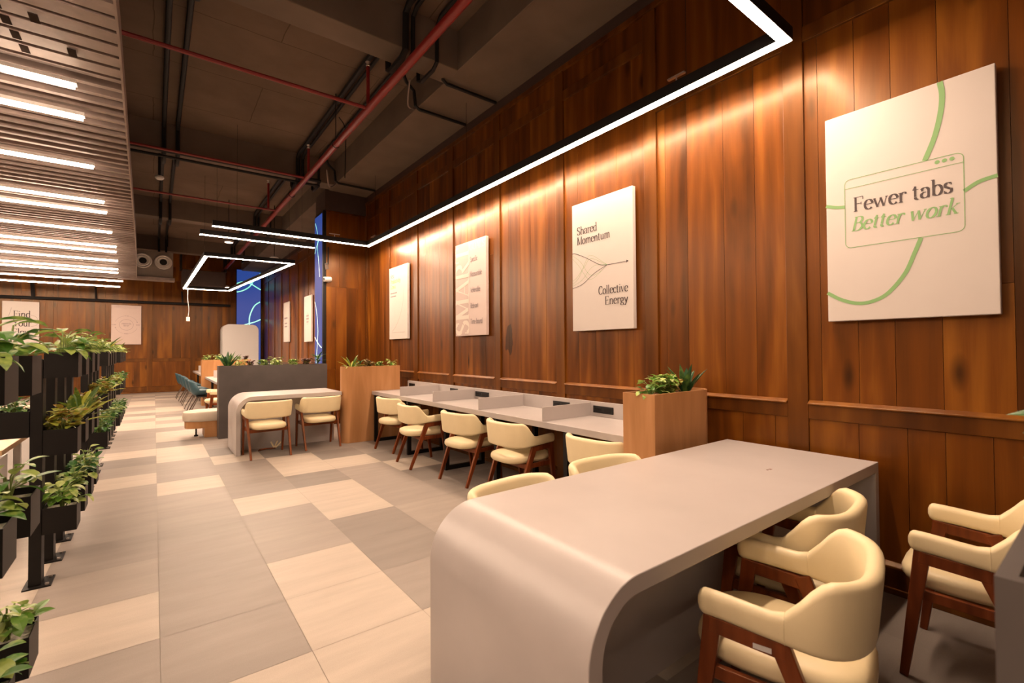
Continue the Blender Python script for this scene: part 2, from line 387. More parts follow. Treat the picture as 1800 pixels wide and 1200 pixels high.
trim.box(XW-0.030, YN, 4.28, XW+0.006, YB, 4.33, (0.3, 0.2, 0))
struct(wr.build('wall_right', 'wall_wood')); struct(trim.build('trim_1', 'trim_wood', bevel=0.003))
bd = MB(); bd.box(XW-0.012, YN, 4.33, XW+0.02, YB, ZB+0.02); struct(bd.build('trim_2', 'darkband'))
bb = MB(); bb.box(XW-0.03, YN, 0, XW, YB, 0.035, (0.3, 0.4, 0)); struct(bb.build('baseboard_right', 'trim_wood', bevel=0.004))
# back wall
wb = MB(); wb.box(XL, YB+0.012, 0, XW+0.1, YB+0.1, ZS, (0.1, 0.5, 0)); tb = MB()
putb = lambda mb, a0, a1, z0, z1, c: mb.box(a0, YB-rng.random()*0.001, z0, a1, YB+0.014, z1, c)
SB = [-7.52+1.233*k for k in range(0, 9)] + [3.4]
for k in range(len(SB)-1):
    planks(wb, SB[k], SB[k+1], 0.12, 1.1, putb, 0); planks(wb, SB[k], SB[k+1], 1.1, 3.9, putb); planks(wb, SB[k], SB[k+1], 3.9, 4.4, putb, 0)
    c = (rng.random()*0.6, rng.random(), 0)
    tb.box(SB[k]-0.07, YB-0.018, 0.02, SB[k]+0.07, YB+0.006, 4.4, c)
    for z0, z1 in ((1.06, 1.16), (0.02, 0.20)):
        tb.box(SB[k]+0.07, YB-0.016, z0, SB[k+1]-0.07, YB+0.006, z1, c); tb.box(SB[k]+0.07, YB-0.026, z1, SB[k+1]-0.07, YB+0.006, z1+0.016, c)
struct(wb.build('wall_back', 'wall_wood')); struct(tb.build('trim_3', 'trim_wood', bevel=0.003))
bb = MB(); bb.box(XL, YB-0.03, 0, XW-0.03, YB, 0.05, (0.3, 0.4, 0)); struct(bb.build('baseboard_back', 'trim_wood', bevel=0.004))
wl = MB(); wl.box(XL-0.1, YN, 0, XL, YB, ZS)
planks(wl, YN, YB, 0.0, ZS, lambda mb, a0, a1, z0, z1, c: mb.box(XL-0.01, a0, z0, XL+0.01, a1, z1, c)); struct(wl.build('wall_left', 'wall_wood'))
wn = MB(); wn.box(XL, YN-0.1, 0, XW+0.1, YN, ZS)
planks(wn, XL, XW, 0.0, ZS, lambda mb, a0, a1, z0, z1, c: mb.box(a0, YN-0.01, z0, a1, YN+0.01, z1, c)); struct(wn.build('wall_front', 'wall_wood'))
cl = MB(); cl.box(XL, YN, ZS, XW+0.1, YB+0.1, ZS+0.15); struct(cl.build('ceiling', 'concrete'))
nb = 4
def beam_obj(x0, y0, x1, y1, zb=ZB):
    global nb
    m_ = MB(); m_.box(x0, y0, zb, x1, y1, ZS+0.01); struct(m_.build('trim_%d' % nb, 'beam', bevel=0.008)); nb += 1
beam_obj(2.62, YN, XW+0.06, YB)                     # long beam along the right wall
for y in (4.38, 8.80, 13.2, 17.6, -0.1): beam_obj(XL, y, 2.63, y+0.31)
# wood clad pier standing out from the right wall
pc = MB()
putc = lambda mb, a0, a1, z0, z1, c: mb.box(a0, 9.20-rng.random()*0.001, z0, a1, 9.22, z1, c)
pc.box(2.585, 9.212, 0, XW-0.02, 9.78, 4.08, (0.3, 0.6, 0))
for z0, z1 in ((0.1, 1.05), (1.05, 2.62), (2.62, 4.05)): planks(pc, 2.59, XW-0.02, z0, z1, putc, 0)
pc.box(2.585, 9.195, 4.05, XW-0.02, 9.30, 4.08, (0.2, 0.1, 0)); pc.box(3.20, 9.19, 0, 3.26, 9.215, 4.05, (0.3, 0.9, 0))
struct(pc.build('wall_pier', 'wall_wood'))
pt = MB(); pt.box(2.56, 9.16, 4.08, XW-0.015, 9.8, ZB+0.01); struct(pt.build('trim_%d' % nb, 'darkband')); nb += 1

# ------------------------------------------------------------------ slatted drop ceiling with linear lights
sl = MB(); y = 1.0; DARKSQUARES = []
ex = lambda yy: -0.20-0.012*max(0, yy-4)-0.0009*max(0, yy-9)**2
while y < 16.9:
    z = 3.46+0.02*math.sin(y*0.55)
    if y > 15.2: z -= 0.012*(y-15.2)
    x1 = ex(y)
    sl.box(-7.9, y, z, x1, y+(0.128 if y < 4.6 else 0.05), z+0.10, (rng.random(), rng.random(), 0))
    if 3.6 < y < 4.6: DARKSQUARES.append((-0.80+0.10*(y-3.6), y+0.012, z))
    y += 0.165
root = sl.build('slatted_ceiling', 'slat'); tag(root, 'taupe slatted drop ceiling hanging over the left side with linear lights', 'ceiling panel')
bp = MB(); bp.poly([(-7.9, 0.9, 3.578), (ex(1), 0.9, 3.578), (ex(9), 9, 3.578), (ex(16.9), 16.95, 3.578), (-7.9, 16.95, 3.578)][::-1])
bp.poly([(-7.9, 0.9, 3.62), (ex(1), 0.9, 3.62), (ex(9), 9, 3.62), (ex(16.9), 16.95, 3.62), (-7.9, 16.95, 3.62)])
bp.build('backing_board', 'soffit', root)
for (x, y, z) in DARKSQUARES+[(-0.46, 4.32, 3.46), (-0.60, 4.00, 3.46)]:
    m_ = MB(); m_.box(x-0.022, y, z-0.0025, x+0.022, y+0.10, z+0.004); m_.build('dark_square', 'slat_square', root)  # flat dark squares set on the undersides of the near slats
eb = MB(); ys = [1.0+0.5*k for k in range(32)]
eb.loft([[(ex(q)-0.004, q, 3.44+0.02*math.sin(q*0.55)), (ex(q)+0.010, q, 3.44+0.02*math.sin(q*0.55)), (ex(q)+0.010, q, 3.63), (ex(q)-0.004, q, 3.63)] for q in ys]); eb.build('edge_strip', 'slat', root)
TUBES = [(4.71, -0.48), (5.32, -0.49), (6.67, -0.53), (8.15, -0.54), (8.75, -0.55), (10.15, -0.57), (11.5, -0.58), (12.1, -0.61), (13.25, -0.64),
         (14.6, -0.70), (15.25, -0.73), (17.0, -0.71), (18.5, -0.84), (3.36, -0.47), (2.0, -0.46), (0.4, -0.46), (-1.2, -0.46), (-2.8, -0.46)]
words = ['nearest', 'second nearest', 'third', 'fourth', 'fifth', 'sixth', 'seventh', 'eighth', 'ninth', 'tenth', 'eleventh', 'twelfth, hanging beyond the slats', 'farthest, hanging beyond the slats',
         'one above the near planter rack', 'one above the aisle start', 'one beside the camera', 'one behind the camera', 'last one behind the camera']
for (y, x1), wd in zip(TUBES, words):
    x0 = -6.6
    r_ = empty('linear_light', (x1, y, 3.375), 'white linear tube light under the slatted ceiling, %s' % wd, 'light', 0, 'linear lights under the slatted ceiling')
    h = MB(); h.box(x0-x1-0.02, -0.032, 0.012, 0.012, 0.032, 0.042); h.build('housing', 'white', r_)
    d = MB(); d.box(x0-x1, -0.027, -0.012, 0, 0.027, 0.012); d.build('diffuser', 'tube', r_)
    if y > 16.95 or y < 1:
        for xw in (-0.4, -2.5):
            s_ = MB(); s_.tube([(xw, 0, 0.042), (xw, 0, ZS-3.375)], 0.003, 5); s_.build('suspension_wire', 'conduit', r_)

# ------------------------------------------------------------------ pendant LED lines
def pendant(name, pts, closed, label, wires, brackets=()):
    r_ = empty(name, (pts[0][0], pts[0][1], 3.27), label, 'pendant light')
    w = 0.034; ox, oy = pts[0]
    P = [Vector((p[0]-ox, p[1]-oy, 0)) for p in pts]; n = len(P)
    def offs(d):
        out = []
        for i, p in enumerate(P):
            a = P[i-1] if (i > 0 or closed) else None; b = P[(i+1) % n] if (i < n-1 or closed) else None
            d1 = (p-a).normalized() if a is not None else (b-p).normalized(); d2 = (b-p).normalized() if b is not None else d1
            n1 = Vector((-d1.y, d1.x, 0)); n2 = Vector((-d2.y, d2.x, 0)); nn = (n1+n2); nn = nn/max(0.2, nn.length_squared)*2
            out.append(p+nn*d)
        return out
    A, B = offs(-w), offs(w); A2, B2 = offs(-w+0.004), offs(w-0.004)
    h = MB(); h.loft([[(a.x, a.y, 0.004), (b.x, b.y, 0.004), (b.x, b.y, 0.085), (a.x, a.y, 0.085)] for a, b in zip(A, B)], close=closed); h.build('profile', 'black', r_)
    d = MB(); d.loft([[(a.x, a.y, 0.0), (b.x, b.y, 0.0), (b.x, b.y, 0.0045), (a.x, a.y, 0.0045)] for a, b in zip(A2, B2)], close=closed); d.build('diffuser', 'led', r_)
    for (x, y) in wires:
        s_ = MB(); s_.tube([(x-ox, y-oy, 0.085), (x-ox, y-oy, ZS-3.27)], 0.0022, 5); s_.build('suspension_wire', 'conduit', r_)
    for (x, y, dx, dy) in brackets:
        k = MB(); k.box(x-ox-dx, y-oy-dy, 0.13, x-ox+dx, y-oy+dy, 0.142); k.tube([(x-ox, y-oy, 0.085), (x-ox, y-oy, 0.132)], 0.006, 6); k.build('hanger_bracket', 'steel', r_)
    return r_
pendant('pendant_light', [(0.68, 8.24), (3.05, 8.24), (3.05, 1.235), (0.68, 1.235)], False, 'long black pendant line light along the right wall, turning at both corners',
        [(1.0, 8.24), (3.05, 7.9), (3.05, 4.9), (3.05, 1.9), (1.0, 1.235)], [(3.05, 1.98, 0.012, 0.07), (3.05, 8.0, 0.012, 0.10), (2.46, 8.24, 0.09, 0.012)])
pendant('pendant_light', [(0.57, 8.95), (2.31, 8.95)], False, 'short straight pendant line light just behind the long one, above the grey partition', [(0.8, 8.95), (2.1, 8.95)], [(1.95, 8.95, 0.10, 0.012)])
pendant('pendant_light', [(0.70, 16.95), (0.80, 10.95), (2.36, 10.85), (1.83, 16.85)], True, 'rectangular pendant ring light over the far teal chairs', [(0.78, 11.0), (2.3, 10.9), (0.74, 16.5), (1.85, 16.4)])
sw = empty('pull_switch', (0.78, 16.6, 2.35), 'small white switch box hanging on a cord below the rectangular pendant', 'switch')
m_ = MB(); m_.box(-0.045, -0.02, -0.06, 0.045, 0.02, 0.06); m_.build('switch_box', 'white', sw, bevel=0.006)
m_ = MB(); m_.tube(spline([(0, 0, 0.06), (0.02, 0, 0.3), (-0.01, 0, 0.6), (0.0, 0, 0.96)]), 0.008, 6); m_.build('cord', 'white', sw)
for (x, y, z, lb) in ((1.35, 12.47, 3.9, 'small lit ceiling spot above the short pendant line'), (2.27, 12.32, 3.6, 'small lit ceiling spot over the right side of the pendant ring'), (1.97, 18.76, 3.6, 'small lit ceiling spot beside the back wall, inside the pendant ring')):
    r_ = empty('ceiling_spot', (x, y, z), lb, 'spot light', 0, 'small ceiling spots')
    m_ = MB(); m_.lathe((0, 0, 0), [(0.001, 0.0), (0.095, 0.0), (0.10, 0.03), (0.05, 0.06), (0.001, 0.06)]); m_.build('spot_body', 'white', r_, smooth=True)
    m_ = MB(); m_.lathe((0, 0, 0), [(0.001, -0.002), (0.08, -0.002), (0.08, 0.002), (0.001, 0.002)]); m_.build('spot_lens', 'spot', r_)
    m_ = MB(); m_.tube([(0, 0, 0.05), (0, 0, ZS-z)], 0.008, 6); m_.build('drop_rod', 'conduit', r_)

sd = empty('smoke_detector', (0.05, 8.98, 4.05), 'small round smoke detector hanging under the conduit pair by the second beam', 'smoke detector')
m_ = MB(); m_.lathe((0, 0, 0), [(0.001, 0), (0.04, 0), (0.06, 0.02), (0.055, 0.05), (0.001, 0.055)], 16); m_.build('detector_head', 'white', sd, smooth=True)
m_ = MB(); m_.tube([(0, 0, 0.05), (0, 0, ZB-4.05)], 0.018, 8); m_.build('drop_rod', 'conduit', sd)
# ------------------------------------------------------------------ pipes, conduits and ducts
def pipe(name, pts, r, mat, label, cat, n=10, group=None):
    m_ = MB(); ox = pts[0]; m_.tube([(p[0]-ox[0], p[1]-ox[1], p[2]-ox[2]) for p in pts], r, n)
    return tag(m_.build(name, mat, loc=ox, smooth=True), label, cat, group)
main = pipe('sprinkler_pipe', [(2.0, YN, 4.20), (1.96, 5, 4.20), (1.9, YB, 4.20)], 0.042, 'red', 'thick red main sprinkler pipe running the length of the ceiling', 'pipe', 14)
for y, lb in ((5.28, 'nearest'), (8.02, 'middle'), (10.25, 'third')):
    b_ = pipe('sprinkler_branch', [(-7.5, y+0.05, 4.20), (1.95, y, 4.20)], 0.021 if y < 6 else 0.018, 'red', 'thin red sprinkler branch pipe crossing the ceiling, %s of three' % lb, 'pipe', 8, 'red branch pipes')
for x, y, h, lb in ((1.95, 5.27, 0.46, 'beside the near cross beam'), (1.95, 7.9, 0.42, 'below the second cross beam'), (1.78, 10.25, 0.5, 'on the far branch over the pendant line')):
    r_ = empty('sprinkler_riser', (x, y, 4.22), 'red upright sprinkler riser %s' % lb, 'sprinkler', 0, 'sprinkler risers')
    m_ = MB(); m_.tube([(0, 0, 0), (0, 0, h)], 0.02, 8); m_.build('riser_pipe', 'red', r_, smooth=True)
    m_ = MB(); m_.lathe((0, 0, h), [(0.018, 0), (0.026, 0.01), (0.014, 0.03), (0.03, 0.055), (0.001, 0.06)], 10); m_.build('sprinkler_head', 'steel', r_)
for y in (6.45, 9.0):
    hk = MB(); hk.tube([(0, 0, 0.035), (0, 0, ZS-4.20)], 0.006, 6); hk.tube([(0.05*math.cos(a*PI/8), 0, 0.0+0.055*math.sin(a*PI/8)) for a in range(17)], 0.006, 5)
    tag(hk.build('pipe_hanger', 'conduit', loc=(1.94, y, 4.20), smooth=True), 'thin rod hanger holding the red main pipe, %s' % ('nearer one' if y < 7 else 'farther one'), 'hanger', 'pipe hangers')
def cross_run(x, zc, r, label, xx=None):
    pts = [(x, YN, zc)]
    for yb in (-0.1, 4.38, 8.80, 13.2, 17.6):
        pts += [(x, yb-0.16, zc), (x, yb-0.07, zc-0.06), (x, yb-0.06, ZB-0.05), (x, yb+0.02, ZB-0.09), (x, yb+0.29, ZB-0.09), (x, yb+0.37, ZB-0.05), (x, yb+0.38, zc-0.06), (x, yb+0.47, zc)]
    pts.append((x, YB, zc))
    return pipe('conduit', pts, r, 'conduit', label, 'conduit', 8, 'black ceiling conduits')
cross_run(0.10, 4.83, 0.028, 'left of a pair of black conduits on the ceiling beside the slatted panel')
cross_run(0.27, 4.83, 0.028, 'right of a pair of black conduits on the ceiling beside the slatted panel')
cross_run(1.98, 4.82, 0.034, 'thick black conduit on the ceiling just left of the red main pipe')
cross_run(2.06, 4.82, 0.024, 'thin black conduit taped beside the thick one near the red pipe')
cross_run(2.33, 4.84, 0.022, 'black conduit on the ceiling closest to the long wall beam')
pipe('cable_tray', [(-7, 8.62, 4.36), (2.3, 8.5, 4.36)], 0.03, 'conduit', 'dark cable run crossing under the second ceiling beam', 'conduit', 8)
pipe('cable_tray', [(-7, 8.70, 4.30), (2.3, 8.58, 4.30)], 0.022, 'conduit', 'thinner dark cable run just below the one under the second beam', 'conduit', 8)
for y, lb in ((4.62, 'upper'), (5.32, 'lower'), (8.55, 'farthest')):
    pipe('wall_conduit', [(2.36, y-0.05, 4.82), (2.45, y, 4.70), (2.55, y, 4.62), (2.57, y, 4.44), (2.62, y, 4.41), (3.3, y, 4.41)], 0.020, 'conduit', 'black conduit bent under the long beam towards the wall, %s one' % lb, 'conduit', 8, 'bent conduits')
pipe('cable', spline([(2.12, 6.9, 4.80), (2.22, 6.95, 4.7), (2.25, 7.0, 4.45), (2.27, 7.1, 4.0)]), 0.008, 'conduit', 'loose dark cable drooping beside the red main pipe', 'cable', 6)
pipe('cable', spline([(2.25, 4.8, 4.42), (2.32, 5.0, 4.25), (2.45, 5.15, 4.30), (2.56, 5.3, 4.40)]), 0.010, 'slat', 'pale flexible cable looping below the beam corner', 'cable', 6)
pipe('cable', spline([(2.26, 8.0, 4.4), (2.35, 8.2, 4.22), (2.45, 8.35, 4.26), (2.56, 8.5, 4.38)]), 0.012, 'slat', 'pale flexible cable looping below the far beam end', 'cable', 6)
dt = empty('duct_box', (-0.15, 16.95, 3.50), 'grey air duct box with two round diffusers hanging beside the slatted ceiling', 'air duct')
m_ = MB(); m_.box(-0.62, 0.0, 0.02, 0.58, 0.45, 0.80); m_.build('duct_body', 'duct', dt, bevel=0.01)
m_ = MB(); m_.box(-0.68, -0.05, -0.04, 0.62, 0.3, 0.06); m_.build('bottom_ledge', 'slat', dt, bevel=0.01)
for x in (-0.12, 0.35):
    m_ = MB(); m_.lathe((x, 0, 0.50), [(0.001, 0.0), (0.21, 0.0), (0.21, -0.03), (0.19, -0.05), (0.155, -0.03), (0.135, -0.045), (0.115, -0.02), (0.10, -0.02), (0.001, -0.018)], 32, 'y'); v_ = m_.build('round_diffuser', 'white', dt, smooth=True)
    m_ = MB(); m_.lathe((x, 0, 0.50), [(0.001, -0.0205), (0.088, -0.0205), (0.088, -0.019), (0.001, -0.019)], 24, 'y'); m_.build('diffuser_core', 'blackplastic', v_)
for x in (-0.5, 0.45):
    m_ = MB(); m_.tube([(x, 0.1, 0.98), (x, 0.1, ZS-3.5)], 0.012, 6); m_.build('hanger_rod', 'conduit', dt)
d2 = MB(); d2.box(-0.5, -0.3, 0, 0.7, 0.6, 0.5); tag(d2.build('air_unit', 'darkband', loc=(1.2, 18.6, 3.55), bevel=0.02), 'dim grey air unit hanging behind the pendant ring by the back wall', 'air unit')
m_ = MB(); m_.box(-0.55, -0.35, 0.5, -0.5, 0.3, ZS-3.55); m_.box(0.68, -0.35, 0.5, 0.72, 0.3, ZS-3.55); m_.build('hanger_frame', 'conduit', bpy.data.objects['air_unit'])
tr_ = empty('cable_pipe', (-7.5, 20.28, 3.08), 'dark conduit running across the back wall above the posters', 'conduit')
m_ = MB(); m_.tube([(0, 0, 0.02), (4, 0, 0), (9.75, 0, 0.02)], 0.045, 8); m_.build('conduit_run', 'conduit', tr_, smooth=True)
for x in (4.55, 6.0, 8.3):
    m_ = MB(); m_.tube([(x, 0, 0.0), (x-0.03, 0.02, 0.45)], 0.05 if x < 5 else 0.03, 6); m_.build('conduit_clip', 'conduit', tr_, smooth=True)

# ------------------------------------------------------------------ screens, camera on the pier
def ribbon(mb, pts, w, y=-0.0015, both=False):
    n = len(pts); L_, R_ = [], []
    for i, p in enumerate(pts):
        a = pts[max(0, i-1)]; b = pts[min(n-1, i+1)]; dx, dz = b[0]-a[0], b[1]-a[1]; l = math.hypot(dx, dz) or 1
        ww = w[i] if isinstance(w, list) else w
        L_.append((p[0]-dz/l*ww/2, y, p[1]+dx/l*ww/2)); R_.append((p[0]+dz/l*ww/2, y, p[1]-dx/l*ww/2))
    for i in range(n-1): mb.poly([R_[i], R_[i+1], L_[i+1], L_[i]])
ps = empty('pier_screen', (2.53, 9.75, 0.02), 'tall lit blue screen with teal curves on the side of the wood pier', 'screen', -PI/2)
m_ = MB(); m_.box(-0.01, 0, 0, 0.56, 0.055, 4.04); m_.build('frame', 'black', ps)
m_ = MB(); m_.box(0.012, -0.006, 0.02, 0.50, 0.0, 4.0); f_ = m_.build('display', 'screen', ps)
m_ = MB()
for c in ([(0.05, 3.9), (0.16, 3.75), (0.24, 3.55), (0.22, 3.35), (0.30, 3.05), (0.36, 2.8)], [(0.02, 3.3), (0.14, 3.42), (0.30, 3.52), (0.49, 3.55)],
          [(0.02, 2.35), (0.12, 2.2), (0.2, 2.0), (0.24, 1.75), (0.2, 1.5), (0.13, 1.2), (0.1, 0.9)], [(0.02, 1.65), (0.2, 1.55), (0.36, 1.48), (0.49, 1.44)]):
    ribbon(m_, spline(c), 0.022, -0.0075)
m_.build('curve_lines', 'neon', f_)
bs = empty('wall_screen', (2.86, 20.28, 0.2), 'lit blue screen with teal curves in the back right corner above the white pod', 'screen')
m_ = MB(); m_.box(-0.42, 0, 0, 0.42, 0.1, 4.3); m_.build('frame', 'black', bs)
m_ = MB(); m_.box(-0.40, -0.006, 0.02, 0.40, 0, 4.28); f_ = m_.build('display', 'screen', bs)
m_ = MB()
for c in ([(-0.40, 3.75), (-0.2, 3.83), (0.05, 3.78), (0.25, 3.66), (0.40, 3.57)], [(0.40, 4.2), (0.28, 4.08), (0.16, 3.9), (0.02, 3.66), (-0.2, 3.5), (-0.40, 3.43)],
          [(0.38, 3.1), (0.2, 2.95), (0.08, 2.7), (0.02, 2.45), (0.02, 2.2)], [(0.40, 2.42), (0.2, 2.32), (0.0, 2.25), (-0.2, 2.18)]):
    ribbon(m_, spline(c), 0.04, -0.0075)
m_.build('curve_lines', 'neon', f_)
cc = empty('security_camera', (2.62, 9.19, 2.75), 'white security camera fixed to the left edge of the wood pier', 'camera')
m_ = MB(); m_.lathe((0, 0, 0), [(0.001, 0.0), (0.055, 0.0), (0.055, -0.02), (0.03, -0.04), (0.001, -0.05)], 16, 'y'); m_.build('mount', 'white', cc, smooth=True)
m_ = MB(); m_.tube([(0.03, -0.075, 0.0), (-0.10, -0.10, -0.01)], 0.045, 14); m_.build('body', 'white', cc, smooth=True)
m_ = MB(); m_.tube([(-0.10, -0.10, -0.01), (-0.112, -0.102, -0.011)], 0.03, 12); m_.build('lens', 'blackplastic', cc)
s_ = empty('motion_sensor', (2.60, 9.19, 3.02), 'small grey sensor on a bracket above the security camera', 'sensor')
m_ = MB(); m_.beam((0.0, 0, -0.06), (-0.03, -0.07, 0.02), 0.06, 0.05, 0.05, 0.045); m_.build('sensor_head', 'steel', s_)
m_ = MB(); m_.tube([(0.02, 0.0, 0.02), (0.02, -0.02, 0.35)], 0.012, 6); m_.build('bracket', 'conduit', s_)

# ------------------------------------------------------------------ lettering: broad-nib strokes
def ST(x, y0, y1, top=1, bot=1): return ('s', x, y0, y1, top, bot)
def A(*a): return ('p', arc(*a))
def T(*p): return ('t', list(p))
def K(*p): return ('k', list(p))
def ARCH(x0, x1): return ('p', [(x0, 0.40)] + arc((x0+x1)/2, 0.44, (x1-x0)/2, 0.22, 165, 0, 10) + [(x1, 0.2), (x1, 0.03)])
GL = {
'F': (.66, [ST(.17, 0, 1), T((.06, .985), (.62, .985)), T((.17, .53), (.50, .53)), ('v', .61, .78, .985), ('v', .50, .44, .62)]),
'E': (.70, [ST(.17, 0, 1), T((.06, .985), (.63, .985)), T((.17, .53), (.52, .53)), T((.06, .015), (.65, .015)), ('v', .62, .80, .985), ('v', .64, .015, .22), ('v', .51, .44, .62)]),
'B': (.70, [ST(.17, 0, 1), ('p', [(.17, .985), (.35, .985)]+arc(.36, .77, .21, .215, 90, -90)+[(.17, .555)]), ('p', [(.17, .55), (.38, .55)]+arc(.39, .283, .25, .268, 90, -90)+[(.17, .015)])]),
'R': (.74, [ST(.17, 0, 1), ('p', [(.17, .985), (.36, .985)]+arc(.37, .74, .23, .245, 90, -90)+[(.17, .495)]), K((.36, .49), (.66, .02)), T((.58, .015), (.76, .015))]),
'P': (.66, [ST(.17, 0, 1), ('p', [(.17, .985), (.36, .985)]+arc(.37, .72, .25, .265, 90, -90)+[(.17, .455)])]),
'S': (.60, [A(.29, .75, .21, .24, 35, 230), ('k', [(.15, .60), (.42, .42)]), A(.29, .26, .23, .25, 40, -150), ('v', .48, .74, .97), ('v', .08, .04, .30)]),
'M': (.94, [('s', .14, 0, 1, 1, 1), K((.16, .98), (.46, .05)), T((.46, .05), (.78, .98)), ('s', .80, 0, 1, 1, 1)]),
'A': (.76, [T((.08, 0), (.38, .99)), K((.38, .98), (.66, .01)), T((.19, .33), (.55, .33)), T((0, .015), (.19, .015)), T((.54, .015), (.78, .015))]),
'T': (.72, [ST(.36, 0, .98, 0), T((.05, .985), (.67, .985)), ('v', .06, .76, .985), ('v', .66, .76, .985)]),
'C': (.72, [A(.40, .5, .33, .5, 45, 318), ('v', .64, .70, .95), ('v', .65, .08, .2)]),
'G': (.76, [A(.40, .5, .33, .5, 45, 320), ST(.64, .06, .42, 1, 0), ('v', .62, .72, .95)]),
'O': (.78, [A(.39, .5, .33, .5, 0, 360)]), 'L': (.62, [ST(.17, 0, 1), T((.06, .015), (.6, .015)), ('v', .59, .015, .24)]),
'D': (.76, [ST(.17, 0, 1), ('p', [(.17, .985), (.34, .985)]+arc(.35, .5, .34, .485, 90, -90)+[(.17, .015)])]),
'Y': (.72, [K((.1, .98), (.37, .45)), T((.37, .45), (.63, .98)), ST(.37, 0, .46, 0), T((.02, .985), (.2, .985)), T((.54, .985), (.72, .985))]),
'N': (.78, [('s', .14, 0, 1, 1, 1), K((.14, .98), (.64, .02)), ('v', .64, .0, 1.0), T((.55, .985), (.74, .985))]),
'I': (.34, [ST(.17, 0, 1)]), 'V': (.72, [K((.08, .98), (.37, .02)), T((.37, .02), (.66, .98)), T((0, .985), (.18, .985)), T((.57, .985), (.74, .985))]),
'W': (1.0, [K((.08, .98), (.29, .02)), T((.29, .02), (.5, .98)), K((.5, .98), (.71, .02)), T((.71, .02), (.92, .98))]),
'a': (.56, [('p', arc(.26, .47, .18, .19, 160, 0)+[(.44, .3), (.44, .1)]+arc(.50, .09, .06, .08, 180, 270, 5)), A(.26, .18, .19, .18, 70, 330), ('d', .12, .50)]),
'b': (.60, [ST(.13, 0.02, 1.04, 1, 0), A(.31, .33, .23, .33, 150, -150)]),
'c': (.52, [A(.30, .33, .24, .33, 50, 318), ('d', .46, .52)]),
'd': (.62, [A(.29, .33, .23, .33, 25, 335), ST(.48, 0, 1.04, 1, 1)]),
'e': (.55, [A(.29, .33, .23, .33, 8, 318), T((.08, .36), (.50, .36))]),
'f': (.40, [('p', arc(.32, .86, .15, .17, 40, 180, 8)+[(.17, .5), (.17, .02)]), T((.04, .64), (.36, .64)), T((.06, .015), (.29, .015)), ('d', .40, .90)]),
'g': (.56, [A(.26, .42, .18, .23, 0, 360), ('p', [(.14, .22), (.12, .12), (.28, .04)]+arc(.28, -.10, .20, .14, 80, -230)), T((.40, .58), (.54, .64))]),
'h': (.64, [ST(.13, 0, 1.04, 1, 1), ARCH(.15, .50), T((.40, .015), (.61, .015))]),
'i': (.30, [ST(.15, 0, .64, 1, 1), ('d', .15, .88)]), 'l': (.30, [ST(.15, 0, 1.04, 1, 1)]),
'k': (.60, [ST(.13, 0, 1.04, 1, 1), T((.15, .28), (.47, .63)), K((.25, .38), (.50, .02)), T((.40, .015), (.62, .015)), T((.38, .63), (.57, .63))]),
'm': (.96, [ST(.13, 0, .64, 1, 1), ARCH(.15, .47), ARCH(.48, .81), T((.38, .015), (.57, .015)), T((.71, .015), (.92, .015))]),
'n': (.64, [ST(.13, 0, .64, 1, 1), ARCH(.15, .49), T((.39, .015), (.61, .015))]),
'o': (.58, [A(.29, .33, .23, .33, 0, 360)]),
'p': (.60, [ST(.13, -.3, .64, 1, 1), A(.31, .33, .23, .33, 150, -150)]),
'r': (.46, [ST(.13, 0, .64, 1, 1), ('p', arc(.31, .45, .17, .19, 170, 60, 6)), ('d', .40, .57)]),
's': (.47, [A(.24, .50, .15, .155, 40, 235), ('k', [(.14, .40), (.34, .26)]), A(.23, .165, .17, .165, 40, -150), ('v', .38, .50, .64), ('v', .07, .03, .18)]),
't': (.40, [('k', [(.16, .86), (.16, .18)]), ('p', arc(.27, .16, .11, .16, 180, 300, 7)), T((.03, .635), (.34, .635)), T((.04, .64), (.16, .86))]),
'u': (.64, [ST(.13, .2, .64, 1, 0), ('p', arc(.30, .2, .17, .2, 180, 350, 9)), ST(.48, 0, .64, 1, 1)]),
'v': (.58, [K((.08, .63), (.29, .02)), T((.29, .02), (.49, .63)), T((0, .63), (.18, .63)), T((.41, .63), (.57, .63))]),
'w': (.86, [K((.07, .63), (.25, .02)), T((.25, .02), (.42, .60)), K((.42, .63), (.60, .02)), T((.60, .02), (.77, .63)), T((0, .63), (.16, .63)), T((.69, .63), (.85, .63))]),
'y': (.58, [K((.08, .63), (.30, .04)), ('p', [(.50, .63), (.30, .04), (.20, -.22), (.08, -.24)]), T((0, .63), (.18, .63)), T((.42, .63), (.58, .63)), ('d', .09, -.2)]),
'-': (.36, [('k', [(.05, .3), (.31, .3)])]), ' ': (.26, []),
}
